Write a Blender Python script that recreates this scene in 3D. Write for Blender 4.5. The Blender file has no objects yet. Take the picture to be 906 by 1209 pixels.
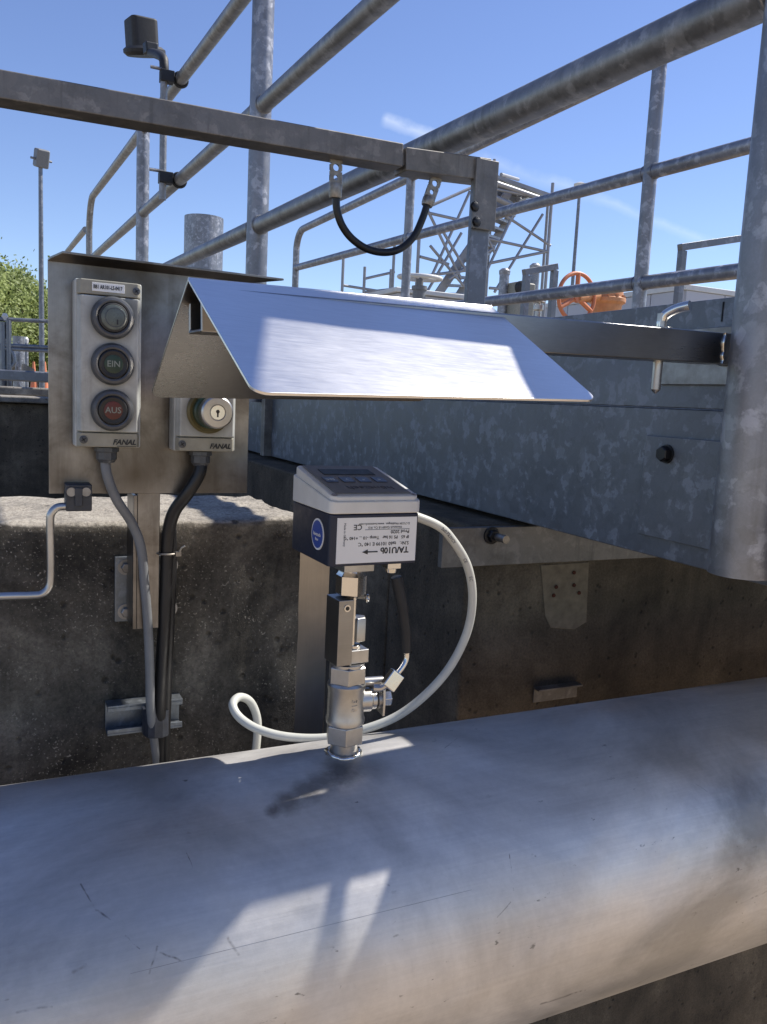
import bpy, bmesh, math, random
from mathutils import Vector, Matrix, noise as mnoise
random.seed(7)
V = Vector
SC = bpy.context.scene
COL = SC.collection

# ------------------------------------------------------------------ camera
TILT, ROLL, YAW, FPX = map(math.radians, (7.63, 2.8, 25.8, 0))
FPX = 978.0
PW, PH = 906, 1209
_f0 = V((math.sin(YAW), math.cos(YAW), 0)); _r0 = V((math.cos(YAW), -math.sin(YAW), 0)); _u0 = V((0, 0, 1))
FWD = _f0*math.cos(TILT) - _u0*math.sin(TILT)
_up = _u0*math.cos(TILT) + _f0*math.sin(TILT)
RGT = _r0*math.cos(ROLL) + _up*math.sin(ROLL)
UPV = _up*math.cos(ROLL) - _r0*math.sin(ROLL)
cam_data = bpy.data.cameras.new('camera')
cam = bpy.data.objects.new('camera', cam_data); COL.objects.link(cam)
cam.matrix_world = Matrix((RGT, UPV, -FWD)).transposed().to_4x4()
cam_data.sensor_fit = 'VERTICAL'; cam_data.sensor_height = 24
cam_data.lens = FPX/PH*24
cam_data.clip_start = 0.02; cam_data.clip_end = 1500
SC.camera = cam
def ray(px, py): return RGT*((px-PW/2)/FPX) + UPV*((PH/2-py)/FPX) + FWD
def onY(px, py, Y): d = ray(px, py); return d*(Y/d.y)
def onX(px, py, X): d = ray(px, py); return d*(X/d.x)
def onZ(px, py, Z): d = ray(px, py); return d*(Z/d.z)

# ------------------------------------------------------------------ light
SUN = V((math.cos(math.radians(1.1))*math.cos(math.radians(51)), math.sin(math.radians(1.1))*math.cos(math.radians(51)), math.sin(math.radians(51))))
world = bpy.data.worlds.new('World'); SC.world = world; world.use_nodes = True
wn = world.node_tree; wn.nodes.clear()
sky = wn.nodes.new('ShaderNodeTexSky'); sky.sky_type = 'NISHITA'; sky.sun_disc = False
sky.sun_elevation = math.asin(SUN.z); sky.sun_rotation = math.atan2(SUN.x, SUN.y)
sky.air_density = 1.0; sky.dust_density = 0.1; sky.ozone_density = 3.0; sky.altitude = 900
bg = wn.nodes.new('ShaderNodeBackground'); bg.inputs[1].default_value = 0.12
out = wn.nodes.new('ShaderNodeOutputWorld')
wn.links.new(bg.outputs[0], out.inputs[0])
def contrail(a, b, width, strength, prev):
    """a thin ice-cloud streak across the sky between two directions"""
    a, b = a.normalized(), b.normalized()
    n = a.cross(b).normalized(); mid = (a+b).normalized(); half = a.angle(b)/2
    tc = wn.nodes.new('ShaderNodeTexCoord')
    nz = wn.nodes.new('ShaderNodeTexNoise'); nz.inputs['Scale'].default_value = 38; nz.inputs['Detail'].default_value = 4
    wn.links.new(tc.outputs['Generated'], nz.inputs[0])
    def m(op, x, y=None, z=None):
        q = wn.nodes.new('ShaderNodeMath'); q.operation = op
        for i, v in enumerate((x, y, z)):
            if v is None: continue
            if isinstance(v, (int, float)): q.inputs[i].default_value = v
            else: wn.links.new(v, q.inputs[i])
        return q.outputs[0]
    def dot(vec):
        q = wn.nodes.new('ShaderNodeVectorMath'); q.operation = 'DOT_PRODUCT'
        wn.links.new(tc.outputs['Generated'], q.inputs[0]); q.inputs[1].default_value = vec; return q.outputs['Value']
    off = m('ADD', dot(n), m('MULTIPLY', m('SUBTRACT', nz.outputs[0], 0.5), width*1.6))
    across = m('SUBTRACT', 1.0, m('DIVIDE', m('ABSOLUTE', off), width)); across = m('MAXIMUM', across, 0.0)
    al = m('DIVIDE', m('SUBTRACT', dot(mid), math.cos(half)), 1-math.cos(half)); al = m('MAXIMUM', al, 0.0)
    al = m('MINIMUM', m('MULTIPLY', al, 3.0), 1.0)
    k = m('MULTIPLY', m('MULTIPLY', across, al), m('MULTIPLY', nz.outputs[0], strength*1.7))
    k = m('MINIMUM', k, 1.0)
    mx = wn.nodes.new('ShaderNodeMix'); mx.data_type = 'RGBA'
    wn.links.new(k, mx.inputs[0]); wn.links.new(prev, mx.inputs[6]); mx.inputs[7].default_value = (7.2, 7.6, 8.0, 1)
    return mx.outputs[2]
hs = wn.nodes.new('ShaderNodeHueSaturation'); hs.inputs['Saturation'].default_value = 1.04; hs.inputs['Hue'].default_value = 0.513
wn.links.new(sky.outputs[0], hs.inputs['Color']); s = hs.outputs[0]
s = contrail(ray(450, 138), ray(522, 166), 0.009, 0.38, s)
s = contrail(ray(560, 183), ray(700, 232), 0.009, 0.15, s)
s = contrail(ray(690, 228), ray(850, 292), 0.007, 0.14, s)
wn.links.new(s, bg.inputs[0])
sl = bpy.data.lights.new('sun', 'SUN'); sl.energy = 5.0; sl.angle = math.radians(0.53); sl.color = (1.0, 0.955, 0.89)
so = bpy.data.objects.new('sun', sl); COL.objects.link(so)
so.rotation_euler = SUN.to_track_quat('Z', 'Y').to_euler()
SC.view_settings.view_transform = 'Standard'; SC.view_settings.look = 'None'
SC.view_settings.exposure = 0.5; SC.view_settings.gamma = 1.0

# ------------------------------------------------------------------ materials
def _m(name):
    m = bpy.data.materials.new(name); m.use_nodes = True
    nt = m.node_tree; return m, nt, nt.nodes['Principled BSDF']
def C4(c, k=1.0): return (c[0]*k, c[1]*k, c[2]*k, 1)
def noise_node(nt, vec, scale, detail=5, rough=0.6, dist=0.0):
    n = nt.nodes.new('ShaderNodeTexNoise'); n.inputs['Scale'].default_value = scale
    n.inputs['Detail'].default_value = detail; n.inputs['Roughness'].default_value = rough; n.inputs['Distortion'].default_value = dist
    nt.links.new(vec, n.inputs['Vector']); return n.outputs['Fac']
def ramp(nt, fac, stops):
    r = nt.nodes.new('ShaderNodeValToRGB'); el = r.color_ramp.elements
    while len(el) < len(stops): el.new(0.5)
    for e, (p, c) in zip(el, stops):
        e.position = p; e.color = C4(c) if not isinstance(c, (int, float)) else (c, c, c, 1)
    nt.links.new(fac, r.inputs[0]); return r.outputs[0]
def mixc(nt, fac, a, b, mode='MIX'):
    m = nt.nodes.new('ShaderNodeMix'); m.data_type = 'RGBA'; m.blend_type = mode
    for i, v in ((0, fac), (6, a), (7, b)):
        if isinstance(v, (int, float)): m.inputs[i].default_value = v
        elif isinstance(v, tuple): m.inputs[i].default_value = C4(v)
        else: nt.links.new(v, m.inputs[i])
    return m.outputs[2]
def math_(nt, op, a, b=None):
    m = nt.nodes.new('ShaderNodeMath'); m.operation = op
    for i, v in enumerate((a, b)):
        if v is None: continue
        if isinstance(v, (int, float)): m.inputs[i].default_value = v
        else: nt.links.new(v, m.inputs[i])
    return m.outputs[0]
def coords(nt, scale=(1, 1, 1), geo=True):
    if geo: src = nt.nodes.new('ShaderNodeNewGeometry').outputs['Position']
    else: src = nt.nodes.new('ShaderNodeTexCoord').outputs['Object']
    mp = nt.nodes.new('ShaderNodeMapping'); mp.inputs['Scale'].default_value = scale
    nt.links.new(src, mp.inputs[0]); return mp.outputs[0]
def bump(nt, b, h, strength=0.3, dist=0.001):
    n = nt.nodes.new('ShaderNodeBump'); n.inputs['Strength'].default_value = strength; n.inputs['Distance'].default_value = dist
    nt.links.new(h, n.inputs['Height']); nt.links.new(n.outputs[0], b.inputs['Normal'])
def plain(name, col, rough=0.5, metal=0.0, var=0.15, scale=40, spec=0.5, bmp=0.0):
    m, nt, b = _m(name); v = coords(nt)
    n = noise_node(nt, v, scale)
    c = ramp(nt, n, [(0.25, tuple(x*(1-var) for x in col)), (0.75, tuple(min(1, x*(1+var)) for x in col))])
    nt.links.new(c, b.inputs['Base Color'])
    n2 = noise_node(nt, v, scale*2.3)
    nt.links.new(ramp(nt, n2, [(0.2, max(0.02, rough-0.1)), (0.8, min(1, rough+0.1))]), b.inputs['Roughness'])
    b.inputs['Metallic'].default_value = metal; b.inputs['Specular IOR Level'].default_value = spec
    if bmp: bump(nt, b, noise_node(nt, v, scale*5), bmp, 0.0006)
    return m
def galvanised(name, base=(0.30, 0.31, 0.33), scale=28, dirt=0.4, metal=0.75, rough=0.48, fleck=1.4):
    m, nt, b = _m(name); v = coords(nt)
    vo = nt.nodes.new('ShaderNodeTexVoronoi'); vo.inputs['Scale'].default_value = scale*2.6; vo.inputs['Randomness'].default_value = 1.0
    wob = nt.nodes.new('ShaderNodeVectorMath'); wob.operation = 'MULTIPLY_ADD'
    nc = nt.nodes.new('ShaderNodeTexNoise'); nc.inputs['Scale'].default_value = scale*2.2; nt.links.new(v, nc.inputs['Vector'])
    nt.links.new(nc.outputs['Color'], wob.inputs[0]); wob.inputs[1].default_value = (0.6/scale,)*3; nt.links.new(v, wob.inputs[2])
    nt.links.new(wob.outputs[0], vo.inputs['Vector'])
    sep = nt.nodes.new('ShaderNodeSeparateColor'); nt.links.new(vo.outputs['Color'], sep.inputs[0])
    cell = sep.outputs[0]
    big = noise_node(nt, v, scale*0.2, 5)
    med = noise_node(nt, v, scale*1.15, 5, 0.6, 0.15)
    c = ramp(nt, big, [(0.3, tuple(x*0.80 for x in base)), (0.7, tuple(x*1.12 for x in base))])
    c = mixc(nt, 0.6, c, ramp(nt, cell, [(0.0, 0.72), (1.0, 1.0)]), 'MULTIPLY')
    fl = ramp(nt, med, [(0.515, 0.0), (0.57, 0.72)])
    fl = math_(nt, 'MULTIPLY', fl, ramp(nt, cell, [(0.2, 0.25), (0.8, 1.0)]))
    c = mixc(nt, fl, c, tuple(min(1, x*fleck) for x in base))
    d = noise_node(nt, v, scale*0.5, 6, 0.7)
    c = mixc(nt, ramp(nt, d, [(0.48, 0.0), (0.78, dirt)]), c, (0.10, 0.095, 0.085))
    rn = noise_node(nt, coords(nt, (1, 1, 0.07)), scale*2.2, 4, 0.6)
    c = mixc(nt, ramp(nt, rn, [(0.55, 0.0), (0.75, dirt*0.8+0.1)]), c, (0.12, 0.115, 0.105))
    fine = noise_node(nt, v, 420, 3, 0.7)
    c = mixc(nt, 0.25, c, ramp(nt, fine, [(0.3, 0.6), (0.7, 1.0)]), 'MULTIPLY')
    nt.links.new(c, b.inputs['Base Color'])
    nt.links.new(ramp(nt, math_(nt, 'ADD', math_(nt, 'MULTIPLY', cell, 0.5), math_(nt, 'MULTIPLY', fl, 0.5)), [(0.0, rough-0.08), (1.0, rough+0.12)]), b.inputs['Roughness'])
    b.inputs['Metallic'].default_value = metal
    bump(nt, b, noise_node(nt, v, scale*4, 4), 0.25, 0.0005)
    return m
def brushed(name, col=(0.55, 0.55, 0.55), rough=0.32, axis=(1, 12, 120), soil=0.25, soilcol=(0.16, 0.15, 0.13), scale=6.0):
    m, nt, b = _m(name); v = coords(nt, axis); p = coords(nt)
    g = noise_node(nt, v, scale*2, 6, 0.75)
    cl = noise_node(nt, p, scale, 5, 0.6)
    c = ramp(nt, g, [(0.2, tuple(x*0.88 for x in col)), (0.8, tuple(min(1, x*1.08) for x in col))])
    c = mixc(nt, ramp(nt, cl, [(0.40, 0.0), (0.68, soil)]), c, soilcol)
    nt.links.new(c, b.inputs['Base Color']); b.inputs['Metallic'].default_value = 1.0
    r = math_(nt, 'ADD', math_(nt, 'MULTIPLY', cl, 0.22), math_(nt, 'ADD', math_(nt, 'MULTIPLY', g, 0.12), rough-0.17))
    nt.links.new(r, b.inputs['Roughness'])
    bump(nt, b, g, 0.10, 0.0004)
    return m
def concrete(name, base=(0.30, 0.28, 0.25), dark=(0.035, 0.033, 0.030), lo=0.35, hi=0.7, speck=True, bstr=0.9, streak=True, top=False):
    m, nt, b = _m(name); p = coords(nt)
    st = noise_node(nt, coords(nt, (9, 9, 1.1)), 1.6, 6, 0.65)
    bl = noise_node(nt, p, 5.5, 8, 0.68, 0.4)
    f = math_(nt, 'ADD', math_(nt, 'MULTIPLY', st, 0.28 if streak else 0.1), math_(nt, 'MULTIPLY', bl, 0.72 if streak else 0.9))
    mid = tuple((a+c)/2*0.8 for a, c in zip(base, dark))
    c = ramp(nt, f, [(lo, dark), ((lo+hi)/2, mid), (hi, base)])
    fine = noise_node(nt, p, 260, 3, 0.8)
    c = mixc(nt, 0.75, c, ramp(nt, fine, [(0.3, 0.45), (0.62, 1.0)]), 'MULTIPLY')
    if speck:
        g_ = noise_node(nt, p, 420, 2, 0.5); gm = noise_node(nt, p, 14, 5, 0.7)
        s_ = math_(nt, 'MULTIPLY', ramp(nt, g_, [(0.62, 0.0), (0.70, 0.8)]), ramp(nt, gm, [(0.42, 0.1), (0.62, 1.0)]))
        c = mixc(nt, s_, c, tuple(min(1, x*1.3+0.05) for x in base))
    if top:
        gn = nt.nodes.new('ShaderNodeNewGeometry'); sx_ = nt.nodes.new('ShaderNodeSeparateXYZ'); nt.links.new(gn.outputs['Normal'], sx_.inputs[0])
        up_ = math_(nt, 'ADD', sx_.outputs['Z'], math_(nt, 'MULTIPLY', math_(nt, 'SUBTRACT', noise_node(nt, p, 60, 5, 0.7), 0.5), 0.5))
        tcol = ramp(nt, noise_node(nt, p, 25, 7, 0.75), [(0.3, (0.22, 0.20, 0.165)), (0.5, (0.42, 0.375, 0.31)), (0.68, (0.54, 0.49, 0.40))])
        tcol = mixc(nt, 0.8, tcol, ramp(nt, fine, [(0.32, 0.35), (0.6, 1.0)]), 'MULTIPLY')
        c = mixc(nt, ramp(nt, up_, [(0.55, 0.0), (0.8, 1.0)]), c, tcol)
    nt.links.new(c, b.inputs['Base Color']); b.inputs['Roughness'].default_value = 0.92
    b.inputs['Specular IOR Level'].default_value = 0.25
    pv = nt.nodes.new('ShaderNodeTexVoronoi'); pv.inputs['Scale'].default_value = 62; nt.links.new(p, pv.inputs['Vector'])
    pit = math_(nt, 'MULTIPLY', ramp(nt, pv.outputs['Distance'], [(0.10, 1.0), (0.24, 0.0)]), ramp(nt, noise_node(nt, p, 21, 4), [(0.48, 0.0), (0.56, 1.0)]))
    h = math_(nt, 'SUBTRACT', math_(nt, 'ADD', noise_node(nt, p, 330, 5, 0.75), math_(nt, 'MULTIPLY', bl, 1.5)), math_(nt, 'MULTIPLY', pit, 1.6))
    c = mixc(nt, math_(nt, 'MULTIPLY', pit, 0.6), c, (0.02, 0.018, 0.015)); nt.links.new(c, b.inputs['Base Color'])
    bump(nt, b, h, bstr, 0.0022)
    return m
def grimy(name, col, spots, soil=(0.05, 0.045, 0.035), rough=0.5, amount=0.55, base=None, runs=0.5, metal=0.0, scale=16):
    """a surface with general soiling, soft run marks and ring-shaped dirt at given places"""
    if base: m = base; nt = m.node_tree; b = nt.nodes['Principled BSDF']; c = b.inputs['Base Color'].links[0].from_socket
    else:
        m, nt, b = _m(name); c = ramp(nt, noise_node(nt, coords(nt), 30), [(0.3, tuple(x*0.9 for x in col)), (0.7, col)])
        b.inputs['Roughness'].default_value = rough; b.inputs['Metallic'].default_value = metal
    p = coords(nt); n1 = noise_node(nt, p, scale, 7, 0.7, 0.5)
    c = mixc(nt, ramp(nt, n1, [(0.46, 0.0), (0.66, amount)]), c, soil)
    rn = noise_node(nt, coords(nt, (1, 1, 0.10)), scale*5, 4, 0.6)
    c = mixc(nt, ramp(nt, rn, [(0.52, 0.0), (0.72, runs*0.6)]), c, soil)
    for (q, r0, r1, k) in spots:
        d = nt.nodes.new('ShaderNodeVectorMath'); d.operation = 'DISTANCE'; nt.links.new(p, d.inputs[0]); d.inputs[1].default_value = q
        dn = math_(nt, 'ADD', d.outputs['Value'], math_(nt, 'MULTIPLY', math_(nt, 'SUBTRACT', n1, 0.5), (r1-r0)*1.8))
        f = ramp(nt, math_(nt, 'DIVIDE', math_(nt, 'SUBTRACT', dn, r0), (r1-r0)), [(0.0, k), (1.0, 0.0)])
        c = mixc(nt, f, c, soil)
    nt.links.new(c, b.inputs['Base Color']); return m
M = {}
M['galv'] = galvanised('galvanised_steel')
M['galv_post'] = galvanised('galvanised_post_steel', (0.31, 0.315, 0.335), 26, 0.4, 0.7, 0.48, 1.75)
M['galv_rail'] = galvanised('galvanised_rail_steel', (0.30, 0.295, 0.29), 26, 0.75, 0.7, 0.48, 1.5)
M['galv_beam'] = galvanised('galvanised_beam_steel', (0.18, 0.195, 0.22), 36, 0.15, 0.55, 0.5, 1.65)
M['galv_old'] = galvanised('weathered_bar_steel', (0.24, 0.225, 0.205), 34, 0.85, 0.5, 0.55, 1.35)
M['galv_far'] = galvanised('distant_galvanised_steel', (0.22, 0.23, 0.25), 9, 0.2)
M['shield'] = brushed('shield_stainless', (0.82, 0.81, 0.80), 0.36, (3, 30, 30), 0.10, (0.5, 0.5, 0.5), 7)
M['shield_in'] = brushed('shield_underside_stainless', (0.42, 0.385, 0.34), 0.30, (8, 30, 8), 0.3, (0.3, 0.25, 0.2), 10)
M['scaffold'] = plain('pale_scaffold_steel', (0.30, 0.30, 0.31), 0.5, 0.4, 0.2, 4)
M['plate'] = brushed('panel_stainless', (0.29, 0.275, 0.26), 0.36, (40, 10, 2), 0.75, (0.085, 0.075, 0.06), 13)
M['tube'] = brushed('tube_stainless', (0.34, 0.335, 0.33), 0.3, (2, 60, 60), 0.4, (0.1, 0.1, 0.1), 8)
M['steel'] = brushed('valve_stainless', (0.50, 0.49, 0.47), 0.38, (60, 60, 30), 0.4, (0.2, 0.18, 0.15), 30)
M['bright'] = brushed('bright_nickel', (0.72, 0.70, 0.66), 0.2, (60, 60, 60), 0.15, (0.3, 0.28, 0.24), 30)
M['bolt'] = brushed('bolt_steel', (0.33, 0.32, 0.31), 0.45, (60, 60, 60), 0.5, (0.12, 0.10, 0.08), 50)
M['guide'] = brushed('guide_stainless', (0.36, 0.32, 0.27), 0.36, (60, 60, 2), 0.5, (0.10, 0.09, 0.08), 6)
M['navy'] = plain('navy_enclosure_plastic', (0.008, 0.012, 0.032), 0.42, 0, 0.2, 60)
M['lid'] = plain('light_grey_enclosure_plastic', (0.60, 0.60, 0.585), 0.55, 0, 0.06, 60)
M['membrane'] = plain('membrane_keypad_foil', (0.17, 0.165, 0.16), 0.6, 0, 0.05, 60, 0.25)
M['screen'] = plain('display_glass', (0.022, 0.024, 0.020), 0.5, 0, 0.1, 60, 0.25)
M['key'] = plain('dark_blue_key_print', (0.012, 0.02, 0.05), 0.35, 0, 0.1, 60)
M['white_lbl'] = plain('white_label_foil', (0.72, 0.72, 0.71), 0.4, 0, 0.03, 60)
M['ink'] = plain('black_print', (0.012, 0.012, 0.014), 0.5, 0, 0.0, 60)
M['inkgrey'] = plain('grey_print', (0.10, 0.10, 0.11), 0.5, 0, 0.0, 60)
M['blueprint'] = plain('blue_print', (0.02, 0.06, 0.30), 0.4, 0, 0.1, 60)
M['boxwhite'] = plain('aged_white_plastic', (0.52, 0.53, 0.50), 0.5, 0, 0.12, 45, 0.5, 0.05)
M['boxcap'] = plain('beige_cap_plastic', (0.27, 0.255, 0.205), 0.5, 0, 0.22, 60)
M['bezel'] = plain('grey_bezel_metal', (0.075, 0.08, 0.088), 0.42, 0.3, 0.2, 70)
M['black'] = plain('black_rubber', (0.008, 0.008, 0.009), 0.42, 0, 0.3, 50)
M['grip'] = plain('dull_black_grip_plastic', (0.014, 0.015, 0.018), 0.5, 0, 0.2, 50, 0.4)
M['blackm'] = plain('matt_black_plastic', (0.018, 0.018, 0.019), 0.6, 0, 0.3, 50)
M['clampblk'] = plain('weathered_black_plastic', (0.022, 0.026, 0.036), 0.45, 0, 0.5, 120, 0.6, 0.3)
M['greenbtn'] = plain('dark_green_button', (0.015, 0.035, 0.02), 0.35, 0, 0.3, 60)
M['redbtn'] = plain('dull_red_button', (0.085, 0.012, 0.008), 0.4, 0, 0.3, 60)
M['greybtn'] = plain('clouded_grey_lens', (0.10, 0.115, 0.10), 0.3, 0, 0.3, 90)
M['btntext'] = plain('pale_button_print', (0.20, 0.22, 0.195), 0.5, 0, 0.05, 60)
M['yellow'] = plain('olive_yellow_ring', (0.09, 0.07, 0.02), 0.45, 0, 0.3, 60)
M['cable_white'] = plain('pale_grey_cable_sheath', (0.52, 0.52, 0.47), 0.45, 0, 0.08, 50)
M['cable_grey'] = plain('grey_cable_sheath', (0.17, 0.175, 0.18), 0.5, 0, 0.15, 50)
M['lug'] = plain('tarnished_lug_metal', (0.30, 0.27, 0.23), 0.45, 0.8, 0.4, 120)
M['orange'] = plain('orange_paint', (0.60, 0.20, 0.09), 0.5, 0, 0.12, 20)
M['orangeb'] = plain('ochre_orange_paint', (0.58, 0.27, 0.12), 0.55, 0, 0.2, 20)
M['whitepaint'] = plain('off_white_paint', (0.62, 0.61, 0.58), 0.5, 0, 0.1, 8)
M['facade'] = plain('pale_metal_cladding', (0.50, 0.50, 0.53), 0.6, 0, 0.04, 1.0)
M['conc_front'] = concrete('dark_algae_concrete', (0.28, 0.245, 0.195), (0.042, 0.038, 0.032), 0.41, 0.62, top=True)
M['conc_tank'] = concrete('brown_stained_concrete', (0.26, 0.21, 0.145), (0.060, 0.049, 0.036), 0.36, 0.66, False, 0.7)
M['conc_far'] = concrete('weathered_pale_concrete', (0.36, 0.33, 0.28), (0.10, 0.09, 0.08), 0.3, 0.62, False, 0.6, False)
M['mortar'] = plain('pale_mortar', (0.20, 0.165, 0.115), 0.9, 0, 0.3, 60, 0.2, 0.4)
M['rust'] = plain('rust_spot', (0.07, 0.018, 0.008), 0.9, 0, 0.3, 60)
M['strutgrey'] = galvanised('strut_steel', (0.22, 0.24, 0.26), 60, 0.3)
M['yard'] = concrete('gravel_yard_ground', (0.36, 0.33, 0.28), (0.16, 0.145, 0.12), 0.2, 0.6, False, 0.8, False)
M['ground'] = concrete('pale_concrete_ground', (0.56, 0.43, 0.29), (0.40, 0.30, 0.20), 0.2, 0.6, False, 0.5, False)
M['water'] = plain('dark_tank_water', (0.01, 0.012, 0.010), 0.08, 0, 0.1, 3)
M['bark'] = plain('tree_bark', (0.10, 0.08, 0.06), 0.9, 0, 0.3, 4)
def leafmat(name, a, b_):
    m, nt, b = _m(name); p = coords(nt)
    c = ramp(nt, noise_node(nt, p, 1.2, 3), [(0.3, a), (0.7, b_)])
    nt.links.new(c, b.inputs['Base Color']); b.inputs['Roughness'].default_value = 0.6
    tr = nt.nodes.new('ShaderNodeBsdfTranslucent'); nt.links.new(c, tr.inputs[0])
    mx = nt.nodes.new('ShaderNodeMixShader'); mx.inputs[0].default_value = 0.4
    o = nt.nodes['Material Output']; nt.links.new(b.outputs[0], mx.inputs[1]); nt.links.new(tr.outputs[0], mx.inputs[2]); nt.links.new(mx.outputs[0], o.inputs[0])
    return m
M['leaf'] = leafmat('spring_leaves', (0.12, 0.16, 0.04), (0.36, 0.42, 0.12))
M['leaf2'] = leafmat('grey_green_leaves', (0.16, 0.19, 0.09), (0.30, 0.33, 0.17))

def pipe_material():
    m, nt, b = _m('mill_finish_stainless'); p = coords(nt)
    cl = noise_node(nt, coords(nt, (1.0, 1.6, 1.6)), 4.2, 7, 0.62, 0.6)
    g = noise_node(nt, coords(nt, (0.6, 25, 25)), 14, 6, 0.75)
    fine = noise_node(nt, p, 190, 4, 0.7)
    c = ramp(nt, cl, [(0.34, (0.42, 0.405, 0.38)), (0.5, (0.63, 0.605, 0.57)), (0.66, (0.82, 0.79, 0.745))])
    c = mixc(nt, 0.35, c, ramp(nt, g, [(0.25, 0.6), (0.75, 1.0)]), 'MULTIPLY')
    c = mixc(nt, 0.25, c, ramp(nt, fine, [(0.3, 0.7), (0.7, 1.0)]), 'MULTIPLY')
    # dark brownish smears around the socket, running down towards the front
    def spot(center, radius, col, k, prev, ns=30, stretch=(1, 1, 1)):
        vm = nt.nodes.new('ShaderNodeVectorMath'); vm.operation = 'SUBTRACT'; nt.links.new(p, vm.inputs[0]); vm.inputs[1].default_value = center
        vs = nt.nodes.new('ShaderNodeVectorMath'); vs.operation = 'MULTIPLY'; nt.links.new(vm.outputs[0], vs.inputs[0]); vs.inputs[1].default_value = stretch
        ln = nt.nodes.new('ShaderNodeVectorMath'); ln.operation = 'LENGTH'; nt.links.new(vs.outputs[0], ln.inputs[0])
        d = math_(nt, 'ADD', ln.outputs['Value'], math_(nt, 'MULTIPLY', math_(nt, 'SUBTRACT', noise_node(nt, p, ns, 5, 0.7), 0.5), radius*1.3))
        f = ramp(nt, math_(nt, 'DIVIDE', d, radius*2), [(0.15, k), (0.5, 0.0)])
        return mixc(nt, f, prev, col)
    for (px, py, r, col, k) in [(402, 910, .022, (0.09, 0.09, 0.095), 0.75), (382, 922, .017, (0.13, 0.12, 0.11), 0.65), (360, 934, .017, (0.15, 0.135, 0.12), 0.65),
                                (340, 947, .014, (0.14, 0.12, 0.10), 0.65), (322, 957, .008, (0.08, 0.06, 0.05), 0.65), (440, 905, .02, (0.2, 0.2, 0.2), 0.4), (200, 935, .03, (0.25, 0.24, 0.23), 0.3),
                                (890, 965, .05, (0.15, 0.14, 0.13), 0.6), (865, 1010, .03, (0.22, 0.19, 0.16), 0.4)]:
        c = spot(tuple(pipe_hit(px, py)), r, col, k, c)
    # handling scratches and scuffs: short strokes with their own place on the metal
    wobv = nt.nodes.new('ShaderNodeVectorMath'); wobv.operation = 'MULTIPLY_ADD'
    nn = nt.nodes.new('ShaderNodeTexNoise'); nn.inputs['Scale'].default_value = 35; nn.inputs['Detail'].default_value = 3; nt.links.new(p, nn.inputs['Vector'])
    nt.links.new(nn.outputs['Color'], wobv.inputs[0]); wobv.inputs[1].default_value = (.006, .006, .006)
    sb = nt.nodes.new('ShaderNodeVectorMath'); sb.operation = 'SUBTRACT'; nt.links.new(p, sb.inputs[0]); sb.inputs[1].default_value = (.003, .003, .003)
    nt.links.new(sb.outputs[0], wobv.inputs[2]); pw = wobv.outputs[0]
    brk = ramp(nt, noise_node(nt, p, 160, 2), [(0.38, 0.15), (0.55, 1.0)])
    for (x0, y0, x1, y1, wd, k) in [(601, 1008, 607, 1052, .0006, .8), (540, 871, 519, 889, .0005, .7), (96, 1046, 113, 1076, .0007, .7), (112, 1074, 131, 1086, .0009, .8),
                                (150, 1104, 166, 1120, .0006, .6), (187, 1118, 175, 1150, .0010, .8), (221, 1008, 228, 1024, .0005, .7), (190, 1124, 216, 1136, .0008, .7),
                                (572, 1009, 553, 1002, .0006, .6), (588, 1084, 604, 1066, .0006, .5), (820, 925, 838, 936, .0005, .4), (85, 1150, 100, 1141, .0016, .8),
                                (270, 1108, 283, 1128, .0014, .45), (745, 1165, 800, 1135, .0012, .5), (640, 1185, 690, 1170, .0018, .6), (240, 1140, 241, 1150, .0008, .8),
                                (395, 1178, 402, 1165, .0007, .6), (450, 1100, 466, 1088, .0005, .4), (870, 1070, 906, 1052, .0012, .5), (20, 1195, 60, 1188, .0010, .4)]:
        A_, B_ = pipe_hit(x0, y0), pipe_hit(x1, y1); D_ = B_-A_
        v1 = nt.nodes.new('ShaderNodeVectorMath'); v1.operation = 'SUBTRACT'; nt.links.new(pw, v1.inputs[0]); v1.inputs[1].default_value = A_
        v2 = nt.nodes.new('ShaderNodeVectorMath'); v2.operation = 'DOT_PRODUCT'; nt.links.new(v1.outputs[0], v2.inputs[0]); v2.inputs[1].default_value = D_/D_.length_squared
        tt_ = nt.nodes.new('ShaderNodeClamp'); nt.links.new(v2.outputs['Value'], tt_.inputs[0])
        v3 = nt.nodes.new('ShaderNodeVectorMath'); v3.operation = 'SCALE'; v3.inputs[0].default_value = D_; nt.links.new(tt_.outputs[0], v3.inputs['Scale'])
        v4 = nt.nodes.new('ShaderNodeVectorMath'); v4.operation = 'DISTANCE'; nt.links.new(v1.outputs[0], v4.inputs[0]); nt.links.new(v3.outputs[0], v4.inputs[1])
        f = ramp(nt, math_(nt, 'DIVIDE', v4.outputs['Value'], wd*2), [(0.1, k), (0.5, 0.0)])
        c = mixc(nt, math_(nt, 'MULTIPLY', f, brk), c, (0.09, 0.08, 0.07))
    fl = ramp(nt, noise_node(nt, coords(nt, (1, 2, 2)), 75, 3, 0.6), [(0.68, 0.0), (0.73, 0.7)])
    gate2 = ramp(nt, noise_node(nt, p, 9, 3), [(0.5, 0.0), (0.62, 1.0)])
    c = mixc(nt, math_(nt, 'MULTIPLY', fl, gate2), c, (0.07, 0.065, 0.055))
    nt.links.new(c, b.inputs['Base Color']); b.inputs['Metallic'].default_value = 0.66
    r = math_(nt, 'ADD', math_(nt, 'MULTIPLY', cl, 0.16), math_(nt, 'ADD', math_(nt, 'MULTIPLY', g, 0.10), 0.33))
    sm = ramp(nt, noise_node(nt, coords(nt, (1, 1.4, 1.4)), 9, 4, 0.5, 1.2), [(0.38, 0.0), (0.66, 1.0)])
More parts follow.
